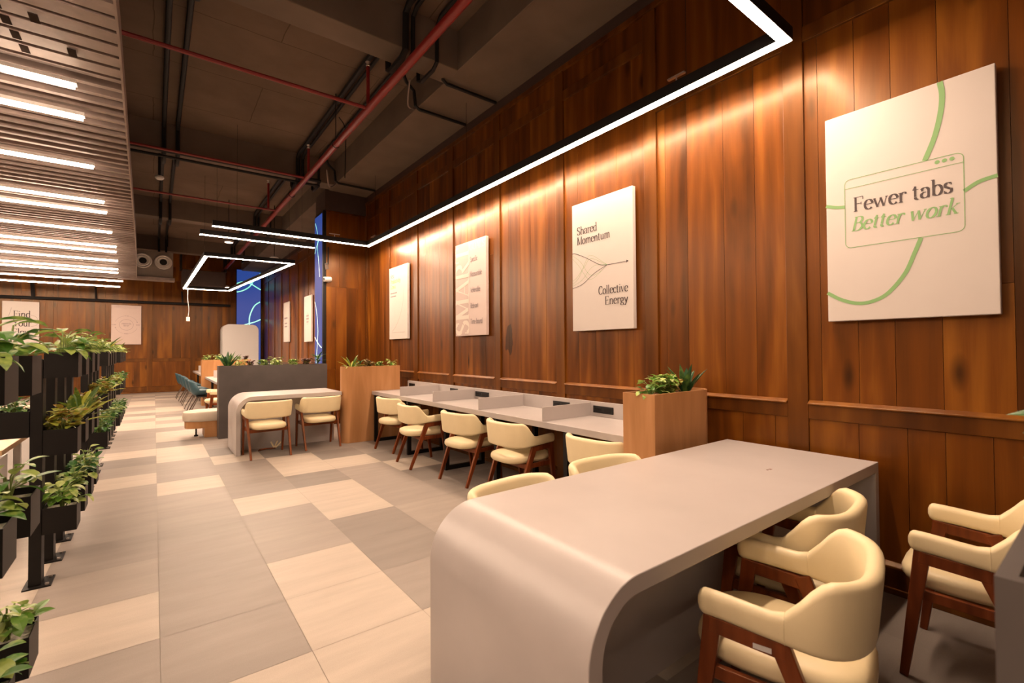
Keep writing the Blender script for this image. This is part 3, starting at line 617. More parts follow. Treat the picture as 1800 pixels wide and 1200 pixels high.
def lettering(mb, text, x0, z0, height, width=None, italic=0.0, weight=1.0, y=-0.0015, thick=0.125, thin=0.044):
    mb.marks.append(len(mb.f))
    tot = sum(GL.get(ch, GL['o'])[0] for ch in text); sz = height; sx = (width/tot) if width else sz*0.9
    x = 0.0; th, tn = thick*weight, thin*weight
    def put(pts, w, ins):
        q = []
        for (a, b) in pts: q.append((x0+(x+a)*sx+italic*b*sz, z0+b*sz))
        cnt[0] += 1; ribbon(mb, q, w, y-0.00003*cnt[0])
    cnt = [0]
    for ch in text:
        wd, strokes = GL.get(ch, GL['o'])
        for s in strokes:
            if s[0] == 's':
                _, xx, a, b, tp, bt = s
                put([(xx, a), (xx, b)], th*sx*1.05, 0)
                if tp: put([(xx-.12, b-.015), (xx+(.12 if b > .9 and tp == 1 and ch.isupper() else .02), b-.015)], tn*sz, 0)
                if bt: put([(xx-.12, a+.015), (xx+.12, a+.015)], tn*sz, 0)
            elif s[0] == 't': put(s[1], tn*sz, 0)
            elif s[0] == 'k': put(s[1], th*sx*1.0 if abs(s[1][0][1]-s[1][1][1]) > .05 else tn*sz*1.8, 0)
            elif s[0] == 'v': put([(s[1], s[2]), (s[1], s[3])], tn*sx*1.2, 0)
            elif s[0] == 'd': put([(s[1]-.055, s[2]), (s[1]+.055, s[2])], .11*sz*weight, 0)
            elif s[0] == 'p':
                pts = s[1]; ws = []
                for i in range(len(pts)):
                    a = pts[max(0, i-1)]; b = pts[min(len(pts)-1, i+1)]; dx, dz = (b[0]-a[0])*sx, (b[1]-a[1])*sz; l = math.hypot(dx, dz) or 1
                    ws.append((tn + (th-tn)*abs(dz/l)**1.6)*(sx*abs(dz/l)+sz*abs(dx/l)))
                put(pts, ws, 0)
        x += wd
def bars(mb, x0, x1, z, h, y=-0.0015): mb.marks.append(len(mb.f)); mb.poly([(x0, y, z), (x1, y, z), (x1, y, z+h), (x0, y, z+h)])

def poster(loc, rz, label, w=0.742, h=1.245, mat='poster'):
    r_ = empty('wall_poster', loc, label, 'poster', rz, 'wall posters')
    m_ = MB(); m_.box(-w/2, 0, -h/2, w/2, 0.042, h/2); m_.build('canvas', mat, r_, bevel=0.004)
    return r_
def art(parent, name, mat, fn):
    m_ = MB(); fn(m_)
    cuts = sorted(set([0]+m_.marks+[len(m_.f)])); out = None
    for a, b in zip(cuts, cuts[1:]):
        k = MB()
        for q in m_.f[a:b]: k.poly([m_.v[i] for i in q])
        out = k.build(name, mat, parent)
    return out
def line(mb, pts, w): mb.marks.append(len(mb.f)); ribbon(mb, pts, w)
RW = 3.30
p1 = poster((RW, 0.742, 2.182), -PI/2, 'large white wall poster reading Fewer tabs Better work with green curves')
def f(mb):
    line(mb, spline([(.165, .62), (.173, .55), (.166, .459), (.14, .337), (.098, .222)]), 0.024)
    line(mb, spline([(.249, .016), (.304, .049), (.371, .062)]), 0.019)
    line(mb, spline([(-.371, .09), (-.319, .071), (-.272, .062)]), 0.019)
    line(mb, spline([(.076, -.19), (.048, -.267), (.004, -.376), (-.074, -.477), (-.15, -.517), (-.222, -.521), (-.302, -.492), (-.371, -.446)]), 0.020)
art(p1, 'green_curve', 'green_ink', f)
def f(mb):
    rr = .03; q = arc(.25-rr, .22-rr, rr, rr, 90, 0, 5)+arc(.25-rr, -.188+rr, rr, rr, 0, -90, 5)+arc(-.272+rr, -.188+rr, rr, rr, -90, -180, 5)+arc(-.272+rr, .22-rr, rr, rr, 180, 90, 5)
    line(mb, q+[q[0]], 0.0032); line(mb, [(-.272, .167), (.25, .167)], 0.0028)
    for x in (.148, .177, .206): mb.poly([(a, -.0015, b) for a, b in arc(x, .198, .0105, .0105, 0, 360, 14)[:-1]])
art(p1, 'window_outline', 'green_ink', f)
art(p1, 'dark_lettering', 'ink', lambda mb: (lettering(mb, 'Fewer', -.232, .022, .084, .252), lettering(mb, 'tabs', .042, .022, .084, .166)))
art(p1, 'green_lettering', 'green_ink', lambda mb: lettering(mb, 'Better work', -.245, -.092, .082, .47, italic=.22))
p2 = poster((RW, 2.957, 2.20), -PI/2, 'white wall poster reading Shared Momentum Collective Energy with an arrow')
def f(mb):
    lettering(mb, 'Shared', -.302, .315, .076, .262); lettering(mb, 'Momentum', -.302, .218, .076, .42)
    lettering(mb, 'Collective', -.03, -.293, .076, .345); lettering(mb, 'Energy', .045, -.392, .076, .27)
art(p2, 'lettering', 'ink', f)
def f(mb):
    c = (.08, -.027)
    for i, (pts, w) in enumerate([([(-.371, .144), (-.324, .139), (-.186, .078), (-.013, -.012), c, (.31, -.028)], .0045), ([(-.371, -.20), (-.235, -.171), (-.078, -.084), c], .0045)]): line(mb, spline(pts), w)
    mb.poly([(.30, -.0015, -.016), (.30, -.0015, -.040), (.325, -.0015, -.028)])
art(p2, 'arrow_lines', 'ink', f)
def f(mb):
    c = (.08, -.027)
    for pts in ([(-.371, .10), (-.278, .009), (-.167, -.122), (-.079, -.125), c], [(-.371, .13), (-.26, .05), (-.14, -.09), (-.03, -.09), c], [(-.371, -.16), (-.28, -.10), (-.17, .07), (-.1, .085), c], [(-.371, -.13), (-.3, -.09), (-.2, .0), (-.12, .06), c], [(-.371, -.18), (-.24, -.13), (-.12, -.03), (-.02, -.01), c]): line(mb, spline(pts), .0022)
art(p2, 'thin_lines', 'green_ink', f)
p3 = poster((RW, 5.225, 2.21), -PI/2, 'blush pink wall poster with SMART written up its left edge', mat='poster_pink')
art(p3, 'left_panel', 'poster_pink2', lambda mb: bars(mb, -.371, -.045, -.622, 1.244, -.0012))
def f(mb):
    t = MB(); lettering(t, 'SMART', 0, 0, .335, 1.20, thick=.15)
    mb.marks.append(len(mb.f))
    for q in t.f: mb.poly([(-.03-t.v[i][2], t.v[i][1]-.0006, -.61+t.v[i][0]) for i in q])
    lettering(mb, 'GOALS', -.01, .50, .095, .36)
art(p3, 'pale_lettering', 'ink_cream', f)
def f(mb):
    for wd, z, w in (('Specific', .345, .175), ('Measurable', .152, .275), ('Achievable', -.058, .235), ('Relevant', -.263, .19), ('Time-bound', -.47, .285)): lettering(mb, wd, .005, z, .066, w, weight=1.2)
art(p3, 'grey_lettering', 'ink_grey', f)
p4 = poster((RW, 7.52, 2.215), -PI/2, 'white wall poster with faint lines of text and a thin rising curve')
art(p4, 'grey_lettering', 'ink_grey', lambda mb: (lettering(mb, 'Rest', -.315, .44, .075, .16, weight=1.4), bars(mb, -.315, -.04, .165, .018), bars(mb, -.315, -.08, .11, .018)))
art(p4, 'lime_lettering', 'ink_lime', lambda mb: (lettering(mb, 'Productivity', -.315, .345, .075, .42, weight=1.4), lettering(mb, 'Grows', -.315, .25, .075, .22, weight=1.4)))
art(p4, 'curve_line', 'ink_pale', lambda mb: (line(mb, spline([(.23, .22), (.20, .0), (.11, -.193), (-.065, -.386), (-.247, -.49)]), .006), line(mb, [(-.25, -.51), (.28, -.51)], .005)))
p5 = poster((RW, 13.45, 2.27), -PI/2, 'white wall poster with a small oval, nearer of the two past the pier')
art(p5, 'oval', 'poster_pink', lambda mb: mb.poly([(a, -.0013, b) for a, b in arc(0, 0, .17, .17, 0, 360, 28)[:-1]]))
art(p5, 'grey_lettering', 'ink_grey', lambda mb: (bars(mb, -.12, .12, .06, .04), bars(mb, -.13, .13, -.02, .04), bars(mb, -.10, .10, -.10, .03)))
p6 = poster((RW, 16.05, 2.31), -PI/2, 'white wall poster with three short text lines, farthest on the right wall')
art(p6, 'grey_lettering', 'ink_grey', lambda mb: (bars(mb, -.25, .2, .10, .05), bars(mb, -.2, .15, -.06, .04), bars(mb, -.2, .15, -.16, .04)))
p7 = poster((-3.22, 20.34, 2.30), 0, 'white wall poster reading Find Your Flow behind the tall leaves', w=.79, h=1.31)
def f(mb):
    lettering(mb, 'Find', -.17, .17, .20, .38); lettering(mb, 'Your', -.17, -.10, .20, .40); lettering(mb, 'Flow', -.19, -.37, .20, .42)
art(p7, 'lettering', 'ink', f)
art(p7, 'thin_lines', 'ink_grey', lambda mb: (line(mb, spline([(.21, .25), (.32, .2), (.37, .07), (.33, -.06), (.22, -.1)]), .008), line(mb, [(-.2, .46), (-.26, .2)], .008)))
p8 = poster((-0.745, 20.34, 2.31), 0, 'blush wall poster with a ring of arrows around PROCESS MAP', w=.78, h=1.31, mat='poster_pink')
def f(mb):
    line(mb, arc(0, 0, .18, .18, 0, 360, 40), .007)
    for a0, a1 in ((20, 75), (105, 160), (200, 255), (285, 340)): 
        line(mb, arc(0, 0, .30, .30, a1, a0, 12), .005); e = math.radians(a0); x, z = .30*math.cos(e), .30*math.sin(e)
        mb.poly([(x-.018, -.0015, z), (x+.018, -.0015, z), (x+.012*math.sin(e), -.0015, z-.03*math.cos(e))])
    lettering(mb, 'PROCESS', -.125, .015, .04, .25, weight=1.3); lettering(mb, 'MAP', -.07, -.05, .04, .14, weight=1.3)
    for wd, x, z in (('PLAN', -.05, .285), ('BUILD', -.06, -.31), ('LEARN', -.375, -.01), ('DESIGN', .25, -.01)): lettering(mb, wd, x, z, .026, .11, weight=1.4)
art(p8, 'lettering', 'ink_grey', f)

# ------------------------------------------------------------------ waterfall tables
def waterfall(x0, x1, y0, y1, zt, th, R):
    """profile in the XZ plane with a rounded left end reaching the floor"""
    out = [(x0, 0.0)] + [(x0+R-R*math.cos(a), zt-R+R*math.sin(a)) for a in [PI/2*k/16 for k in range(17)]] + [(x1, zt)]
    r = max(0.02, R-th)
    inn = [(x0+th, 0.0)] + [(x0+R-r*math.cos(a), zt-R+r*math.sin(a)) for a in [PI/2*k/16 for k in range(17)]] + [(x1, zt-th)]
    m_ = MB()
    m_.loft([[(o_[0], y0, o_[1]), (o_[0], y1, o_[1]), (i_[0], y1, i_[1]), (i_[0], y0, i_[1])] for o_, i_ in zip(out, inn)])
    return m_
def table(name, x0, x1, y0, y1, zt, th, R, ym, label, endpanel):
    r_ = empty(name, ((x0+x1)/2, (y0+y1)/2, 0), label, 'table')
    ox, oy = (x0+x1)/2, (y0+y1)/2
    waterfall(x0-ox, x1-ox, y0-oy, y1-oy, zt, th, R).build('waterfall_top', 'laminate', r_, smooth=True, bevel=0.0025, angle=30)
    if endpanel:
        m_ = MB(); m_.box(x1-ox-th, y0-oy, 0, x1-ox, y1-oy, zt-th); m_.build('end_panel', 'laminate', r_, bevel=0.002)
    r_in = R-th; xe = x1-ox-(th if endpanel else 0)
    q = [(x0-ox+th, 0.0)]+[(x0-ox+R-r_in*math.cos(a), zt-R+r_in*math.sin(a)) for a in [PI/2*k/16 for k in range(17)]]+[(xe, zt-th), (xe, 0.0)]
    m_ = MB(); m_.loft([[(a, ym-oy, b) for a, b in q], [(a, ym-oy+0.03, b) for a, b in q]]); m_.build('modesty_panel', 'laminate', r_)
    return r_
t1 = table('work_table', 0.905, 3.268, 0.866, 1.750, 0.75, 0.055, 0.21, 1.25, 'large grey table with a rounded waterfall end, nearest the camera', True)
m_ = MB(); m_.box(2.60-2.0865, 1.17-1.308, 0.75, 2.613-2.0865, 1.18-1.308, 0.7506); m_.box(2.622-2.0865, 1.165-1.308, 0.75, 2.64-2.0865, 1.178-1.308, 0.7506); m_.build('screw_mark', 'chair_wood', t1)
t2 = table('work_table', 0.872, 2.258, 7.21, 8.06, 0.785, 0.055, 0.21, 7.60, 'grey waterfall table in front of the charcoal partition', False)

# ------------------------------------------------------------------ bench counter along the wall
bc = empty('bench_counter', (3.0, 4.53, 0), 'long grey bench counter on black frames along the wood wall', 'counter')
bx, by = 3.0, 4.53
m_ = MB(); m_.box(2.70-bx, 2.135-by, 0.715, 3.335-bx, 7.145-by, 0.77); m_.build('countertop', 'laminate', bc, bevel=0.003)
m_ = MB(); m_.box(3.30-bx, 2.135-by, 0.77, 3.338-bx, 7.145-by, 0.905); up_ = m_.build('upstand', 'laminate', bc, bevel=0.002)
for y in (6.10, 5.14, 4.13, 3.11):
    m_ = MB(); m_.box(2.705-bx, y-0.009-by, 0.77, 3.30-bx, y+0.009-by, 0.895); m_.build('divider', 'laminate', bc, bevel=0.002)
for y0, y1 in ((6.88, 7.08), (5.55, 5.75), (4.80, 5.10), (3.38, 3.62), (2.82, 3.06)):
    ya, yb = min(y0, y1), max(y0, y1)
    if yb-ya < 0.15: ya = yb-0.22
    m_ = MB(); m_.box(3.290-bx, ya-by, 0.805, 3.3005-bx, yb-by, 0.870); so = m_.build('power_socket', 'blackplastic', bc, bevel=0.003)
    m_ = MB(); m_.box(3.287-bx, ya+0.02-by, 0.815, 3.2905-bx, (ya+yb)/2-0.01-by, 0.86); m_.box(3.2865-bx, (ya+yb)/2+0.02-by, 0.835, 3.2905-bx, yb-0.02-by, 0.855); m_.build('socket_face', 'black', so, bevel=0.002)
for y in (7.05, 5.87, 4.85, 3.83, 2.83):
    m_ = MB(); q = 0.022
    m_.box(2.703-bx, y-q-by, 0, 2.753-bx, y+q-by, 0.715); m_.box(3.20-bx, y-q-by, 0, 3.25-bx, y+q-by, 0.715)
    m_.box(2.753-bx, y-q-by, 0, 3.20-bx, y+q-by, 0.045); m_.box(2.753-bx, y-q-by, 0.67, 3.20-bx, y+q-by, 0.715); m_.build('leg_frame', 'black', bc)

# ------------------------------------------------------------------ planters and partitions
def rounded(x0, x1, y0, y1, r, corners, n=9):
    """plan outline, ccw; corners = radii at (x0y0, x1y0, x1y1, x0y1)"""
    out = []
    for (cx, cyy, a0), rr in zip(((x0, y0, 180), (x1, y0, 270), (x1, y1, 0), (x0, y1, 90)), corners):
        if rr <= 0: out.append((cx, cyy)); continue
        ox = cx+rr if cx == x0 else cx-rr; oy = cyy+rr if cyy == y0 else cyy-rr
        out += arc(ox, oy, rr, rr, a0, a0+90, n)
    return out
def planter(name, x0, x1, y0, y1, h, corners, mat, label, cat='planter', t=0.018, soil='soil'):
    cx, cyy = (x0+x1)/2, (y0+y1)/2
    r_ = empty(name, (cx, cyy, 0), label, cat)
    o_ = rounded(x0-cx, x1-cx, y0-cyy, y1-cyy, 0, corners); i_ = rounded(x0-cx+t, x1-cx-t, y0-cyy+t, y1-cyy-t, 0, [max(0, c-t) if c else 0 for c in corners])
    m_ = MB(); m_.loft([[(p[0], p[1], 0) for p in o_], [(p[0], p[1], h) for p in o_], [(p[0], p[1], h) for p in i_], [(p[0], p[1], h-0.09) for p in i_]], cap=False)
    m_.poly([(p[0], p[1], 0) for p in o_][::-1]); m_.build('planter_shell', mat, r_, smooth=True, angle=30)
    m_ = MB(); m_.loft([[(p[0], p[1], h-0.085) for p in i_], [(p[0]*0.999, p[1]*0.995, h-0.03) for p in i_]]); m_.build('soil_bed', soil, r_)
    return r_
planter('oak_planter', 2.585, 3.30, 1.865, 2.125, 1.10, (0, 0.12, 0.12, 0), 'oak', 'tall oak planter with a rounded end between the near table and bench')
planter('oak_planter', 2.265, 3.17, 7.155, 7.40, 1.155, (0.11, 0, 0, 0.11), 'oak', 'tall oak planter with a rounded end between the bench and far table')
planter('partition_planter', 0.825, 2.50, 8.82, 9.08, 1.165, (0, 0, 0, 0), 'dark_laminate', 'charcoal partition planter topped with plants behind the far table')
planter('partition_planter', 0.79, 1.95, -0.40, 0.10, 1.13, (0, 0, 0, 0), 'dark_laminate', 'charcoal partition planter at the right edge beside the camera')
planter('oak_planter', 0.98, 2.10, 14.5, 14.8, 1.18, (0, 0, 0, 0), 'oak', 'wide oak planter standing across the far long table')

# ------------------------------------------------------------------ cream armchairs
def chair_proto():
    r_ = empty('dining_armchair', (0, 0, 0), 'cream armchair', 'chair', 0, 'cream armchairs')
    # upholstered wrap-around back and arms
    path = [(-0.268, 0.245), (-0.269, 0.21), (-0.270, 0.17), (-0.271, 0.13), (-0.272, 0.09), (-0.272, 0.055), (-0.272, 0.02)]
    for k in range(1, 24):
        a = PI+PI*k/24; c_, s_ = math.cos(a), math.sin(a)
        path.append((0.272*math.copysign(abs(c_)**0.62, c_), 0.02-0.190*abs(s_)**0.78))
    path += [(-x, y) for x, y in path[:7]][::-1]
    rings = []; n = len(path); seam = []
    def ring(p, nx, ny, zb, zt, a, k=1.0):
        b = (zt-zb)/2; zc = (zt+zb)/2; out = []
        prof = [(math.cos(t_)*a, (b-a)+math.sin(t_)*a) for t_ in [PI*i/7 for i in range(8)]]
        prof += [(-x, -z) for x, z in prof]
        for (d, z) in prof:
            lean = 0.10*max(0, (zc+z*k)-0.55)*wt
            out.append((p[0]+nx*(d*k+lean), p[1]+ny*(d*k+lean), zc+z*k))
        return out
    for i, p in enumerate(path):
        a_ = path[max(0, i-1)]; b_ = path[min(n-1, i+1)]; dx, dy = b_[0]-a_[0], b_[1]-a_[1]; l = math.hypot(dx, dy); nx, ny = dy/l, -dx/l   # outward
        nx, ny = -nx, -ny
        if nx*p[0]+ny*(p[1]+0.0) < 0 and not (p[1] > 0.01): nx, ny = -nx, -ny
        if p[1] > 0.01: nx, ny = math.copysign(1, p[0]), 0.0
        wt = smooth01((0.040-p[1])/0.135)
        zt = 0.628-0.010*smooth01((0.24-p[1])/0.2)*(1-wt)+0.112*wt+0.005*wt; zb = 0.545-0.012*smooth01((0.24-p[1])/0.25)-0.012*wt
        th = 0.024
        if i in (0, n-1):
            for kk, dy2 in ((0.35, 0.022), (0.75, 0.016), (0.93, 0.008)):
                rg = ring((p[0], p[1]+dy2), nx, ny, zb, zt, th, kk); rings.append(rg) if i == 0 else None
            rings.append(ring(p, nx, ny, zb, zt, th))
            if i == n-1:
                for kk, dy2 in ((0.93, 0.008), (0.75, 0.016), (0.35, 0.022)): rings.append(ring((p[0], p[1]+dy2), nx, ny, zb, zt, th, kk))
        else: rings.append(ring(p, nx, ny, zb, zt, th))
        if i in (6, n-7): seam.append([(q[0], q[1], q[2]) for q in rings[-1]])
    m_ = MB(); m_.loft(rings); bk = m_.build('upholstered_back', 'leather', r_, smooth=True, angle=60)
    for s_ in seam:
        m_ = MB(); m_.tube(s_+[s_[0]], 0.0016, 5); m_.build('seam', 'leather', bk)
    # seat cushion
    rg = []
    for sc_, z in ((0.80, 0.372), (0.95, 0.378), (1.0, 0.398), (1.0, 0.418), (0.975, 0.436), (0.88, 0.448), (0.6, 0.455), (0.2, 0.457)):
        row = []
        for k in range(32):
            a = 2*PI*k/32; c_, s_ = math.cos(a), math.sin(a)
            w_ = 0.232 if s_ > 0 else 0.222
            row.append((w_*sc_*math.copysign(abs(c_)**0.55, c_), 0.065+0.256*sc_*math.copysign(abs(s_)**0.62, s_), z))
        rg.append(row)
    m_ = MB(); m_.loft(rg); m_.build('seat', 'leather', r_, smooth=True, angle=60)
    # wooden frame
    for s in (-1, 1):
        m_ = MB(); m_.beam((s*0.266, 0.222, 0.548), (s*0.258, 0.292, 0.0), 0.030, 0.056, 0.026, 0.030); m_.build('leg', 'chair_wood', r_, bevel=0.004)
        m_ = MB(); m_.beam((s*0.262, 0.040, 0.535), (s*0.250, -0.172, 0.0), 0.030, 0.056, 0.026, 0.030); m_.build('leg', 'chair_wood', r_, bevel=0.004)
        m_ = MB(); m_.beam((s*0.267, 0.236, 0.523), (s*0.262, 0.015, 0.507), 0.029, 0.052, 0.029, 0.050); m_.build('arm_rail', 'chair_wood', r_, bevel=0.004)
        m_ = MB(); m_.beam((s*0.245, 0.24, 0.360), (s*0.236, -0.02, 0.352), 0.022, 0.042, 0.022, 0.042); m_.build('seat_rail', 'chair_wood', r_, bevel=0.003)
    for y, z, w in ((0.245, 0.357, 0.245), (-0.035, 0.350, 0.240)):
        m_ = MB(); m_.box(-w, y-0.011, z-0.021, w, y+0.011, z+0.021); m_.build('cross_rail', 'chair_wood', r_, bevel=0.003)
    for ch in r_.children_recursive:
        for v in ch.data.vertices: v.co.x *= 0.955
    return r_
D = math.radians
CH = [((1.73, 0.665), 14, 'cream armchair at the near table with its back closest to the camera'),
      ((2.31, 0.88), 7, 'cream armchair pushed under the near table, in front of its grey end panel'),
      ((2.83, 0.33), 4, 'cream armchair at the right edge beside the charcoal planter'),
      ((1.42, 1.75), 186, 'cream armchair behind the near table with only its top rim showing, left one'),
      ((2.13, 1.795), 176, 'cream armchair behind the near table beside the near oak planter'),
      ((2.71, 2.43), -88, 'cream armchair at the bench, half hidden by the near oak planter'),
      ((2.69, 3.50), -90, 'cream armchair at the bench, second from the near oak planter'),
      ((2.665, 4.33), -84, 'cream armchair at the bench, in the middle of the row of five'),
      ((2.58, 5.33), -95, 'cream armchair at the bench, second from the far oak planter, turned slightly'),
      ((2.71, 6.30), -82, 'cream armchair at the bench, right beside the far oak planter'),
      ((1.222, 7.00), 3, 'cream armchair at the far table, near its rounded end'),
      ((1.93, 7.17), 2, 'cream armchair at the far table, next to the oak planter'),
      ((1.13, 11.2), 92, 'cream seat with a short backrest just behind the charcoal partition')]
proto = chair_proto()
for i, ((x, y), a, lb) in enumerate(CH):
    if i == 0: proto.location = (x, y, 0); proto.rotation_euler = (0, 0, D(a)); proto['label'] = lb
    else: copy_tree(proto, (x, y, 0), D(a), lb)
m_ = MB(); m_.box(-0.2680, 0.055, 0.494, -0.2615, 0.105, 0.509); tg = m_.build('paper_tag', 'white', proto); tg['label'] = 'white paper tag on the arm rail'

# ------------------------------------------------------------------ banquette, long table, teal chairs, pod
bq = empty('banquette', (1.3, 9.36, 0), 'upholstered banquette with oak base at the end of the charcoal partition', 'bench seat')
o_ = rounded(-0.93, 1.0, -0.26, 0.26, 0, (0.2, 0.02, 0.02, 0.2))
m_ = MB(); m_.loft([[(p[0]*k, p[1]*k, z) for p in o_] for k, z in ((0.96, 0.265), (0.995, 0.28), (1.0, 0.33), (0.998, 0.385), (0.985, 0.41), (0.94, 0.42))]); m_.build('seat_cushion', 'cushion', bq, smooth=True, angle=50)
o2 = rounded(-0.90, 0.98, -0.235, 0.235, 0, (0.18, 0.02, 0.02, 0.18))
m_ = MB(); m_.loft([[(p[0], p[1], z) for p in o2] for z in (0.155, 0.265)]); m_.build('seat_platform', 'oak', bq, smooth=True, angle=30)
m_ = MB(); m_.box(-0.64, -0.235, 0, 0.95, 0.2, 0.155); m_.build('plinth', 'oak', bq, bevel=0.004)
m_ = MB(); m_.lathe((-0.74, 0.02, 0), [(0.001, 0), (0.03, 0), (0.03, 0.02), (0.012, 0.03), (0.012, 0.155), (0.001, 0.155)], 12); m_.build('foot', 'black', bq)
lt = empty('long_table', (1.6, 15.3, 0), 'long grey table with low screens running towards the back wall', 'table')
for y0, y1 in ((-3.6, -0.82), (-0.48, 4.0)):
    m_ = MB(); m_.box(-0.55, y0, 0.70, 0.55, y1, 0.75); m_.build('tabletop', 'laminate', lt, bevel=0.003)
for y in (-2.6, -1.5, 1.0, 2.5, 3.5):
    m_ = MB(); m_.box(-0.42, y-0.01, 0.75, 0.42, y+0.01, 0.93); m_.build('low_screen', 'laminate', lt)
m_ = MB(); m_.box(-0.01, -3.5, 0.75, 0.01, -0.85, 0.95); m_.box(-0.01, -0.45, 0.75, 0.01, 3.9, 0.95); m_.build('spine_screen', 'laminate', lt)
for y in (-3.3, -1.2, 0.0, 1.9, 3.7):
    for x in (-0.42, 0.42):
        m_ = MB(); m_.box(x-0.025, y-0.025, 0, x+0.025, y+0.025, 0.70); m_.build('leg', 'black', lt)
def teal_proto():
    r_ = empty('shell_chair', (0, 0, 0), 'teal chair', 'chair', 0, 'teal shell chairs')
    prof = spline([(0.23, 0.425), (0.20, 0.445), (0.05, 0.425), (-0.12, 0.42), (-0.20, 0.47), (-0.24, 0.60), (-0.275, 0.76)], 4)
    m_ = MB(); nu = 12; top, bot = [], []
    for k, (y, z) in enumerate(prof):
        f_ = k/(len(prof)-1); w = 0.225+0.02*math.sin(f_*PI)-0.05*max(0, f_-0.8)/0.2; r1 = []
        for u in range(nu+1):
            s = -1+2*u/nu; side = abs(s)**2.6
            r1.append((s*w, y+side*0.14*smooth01((f_-0.35)/0.4), z+side*(0.12*smooth01(f_/0.4)*(1-smooth01((f_-0.55)/0.35)) - 0.05*smooth01((f_-0.85)/0.15))))
        top.append(r1)
    for k in range(len(top)-1):
        for u in range(nu): m_.poly([top[k][u], top[k][u+1], top[k+1][u+1], top[k+1][u]])
    o = m_.build('shell', 'teal', r_, smooth=True, angle=80)
    bpy_me = o.data
    import bmesh
    b_ = bmesh.new(); b_.from_mesh(bpy_me); bmesh.ops.remove_doubles(b_, verts=b_.verts, dist=1e-5); b_.to_mesh(bpy_me); b_.free()
    md = o.modifiers.new('thickness', 'SOLIDIFY'); md.thickness = 0.018; md.offset = 0
    m_ = MB(); m_.box(-0.13, -0.12, 0.375, 0.13, 0.12, 0.405); m_.build('under_frame', 'black', r_, bevel=0.01)
    for sx in (-1, 1):
        for sy_ in (-1, 1):
            m_ = MB(); m_.tube([(sx*0.10, sy_*0.08, 0.39), (sx*0.22, sy_*0.20-0.02, 0.10), (sx*0.235, sy_*0.225-0.03, 0.0)], [0.012, 0.010, 0.009], 8); m_.build('leg', 'bronze', r_, smooth=True)
    return r_
tp = teal_proto()
for i, (y, lb) in enumerate(((12.75, 'teal shell chair at the long table, nearest one'), (13.75, 'teal shell chair at the long table, second from the near end'), (15.12, 'teal shell chair at the long table, third from the near end'),
                             (16.05, 'teal shell chair at the long table, fourth from the near end'), (17.3, 'teal shell chair at the long table, farthest one'))):
    xx = (0.88, 0.86, 0.84, 0.82, 0.78)[i]
    if i == 0: tp.location = (xx, y, 0); tp.rotation_euler = (0, 0, -PI/2); tp['label'] = lb
    else: copy_tree(tp, (xx, y, 0), -PI/2+0.06*(i % 2), lb)
pd = empty('cabinet_pod', (2.49, 19.42, 0), 'tall pale cabinet pod with rounded top corners near the back wall', 'cabinet')
def pod_ring(w, h, r): return [(-w, 0)]+[(w, 0)]+arc(w-r, h-r, r, r, 0, 90, 8)+arc(-w+r, h-r, r, r, 90, 180, 8)
q = pod_ring(0.54, 2.34, 0.19)
m_ = MB(); m_.loft([[(x, 0.06, z) for x, z in q], [(x, 0.72, z) for x, z in q]]); m_.build('pod_body', 'black', pd, smooth=True, angle=30)
q1, q2 = pod_ring(0.57, 2.37, 0.21), pod_ring(0.50, 2.24, 0.15)
m_ = MB(); m_.loft([[(x, 0.0, z) for x, z in q1], [(x, 0.06, z) for x, z in q1]]); m_.build('front_shell', 'white', pd, smooth=True, angle=30)
m_ = MB(); m_.loft([[(x, 0.36, z) for x, z in q1], [(x, 0.74, z) for x, z in q1]]); m_.build('rear_shell', 'white', pd, smooth=True, angle=30)
cb = empty('cable_bundle', (1.33, 7.42, 0), 'loose cables with pale plug ends on the floor under the far table', 'cable')
m_ = MB(); m_.tube(spline([(-0.16, -0.03, 0.01), (-0.08, 0.03, 0.012), (0.0, -0.02, 0.02), (0.06, 0.02, 0.012), (-0.04, 0.06, 0.01), (-0.14, 0.04, 0.01)]), 0.009, 6); m_.build('dark_cord', 'chair_wood', cb, smooth=True)
for a, b in (((0.04, 0, 0.02), (0.0, 0.0, 0.11)), ((0.06, 0.0, 0.02), (0.15, 0.02, 0.10)), ((0.05, 0.02, 0.02), (0.09, 0.03, 0.11))):
    m_ = MB(); m_.tube([a, b], 0.010, 6); m_.build('plug_lead', 'leather', cb)

# ------------------------------------------------------------------ desks behind the plant racks
def desk(x0, x1, y0, y1, label):
    cx, cyy = (x0+x1)/2, (y0+y1)/2; r_ = empty('office_desk', (cx, cyy, 0), label, 'desk')
    m_ = MB(); m_.box(x0-cx, y0-cyy, 0.715, x1-cx, y1-cyy, 0.75); m_.build('desktop', 'desk_wood', r_, bevel=0.003)
    for x in (x0+0.05, x1-0.05):
        for y in (y0+0.05, y1-0.05):
            m_ = MB(); m_.box(x-cx-0.02, y-cyy-0.02, 0, x-cx+0.02, y-cyy+0.02, 0.715); m_.build('leg', 'white', r_)
    m_ = MB(); m_.box(x0-cx+0.1, y0-cyy+0.06, 0.03, x0-cx+0.5, y1-cyy-0.06, 0.62); pe = m_.build('pedestal', 'white', r_, bevel=0.004)
    m_ = MB(); m_.box(x1-cx-0.5, y0-cyy+0.06, 0.03, x1-cx-0.10, y1-cyy-0.06, 0.62); m_.build('pedestal', 'white', r_, bevel=0.004)
desk(-2.6, -0.80, 4.55, 5.35, 'pale wood desk behind the near plant rack at left')
desk(-2.9, -0.85, 7.3, 8.3, 'second wood desk behind the plant racks, farther back')

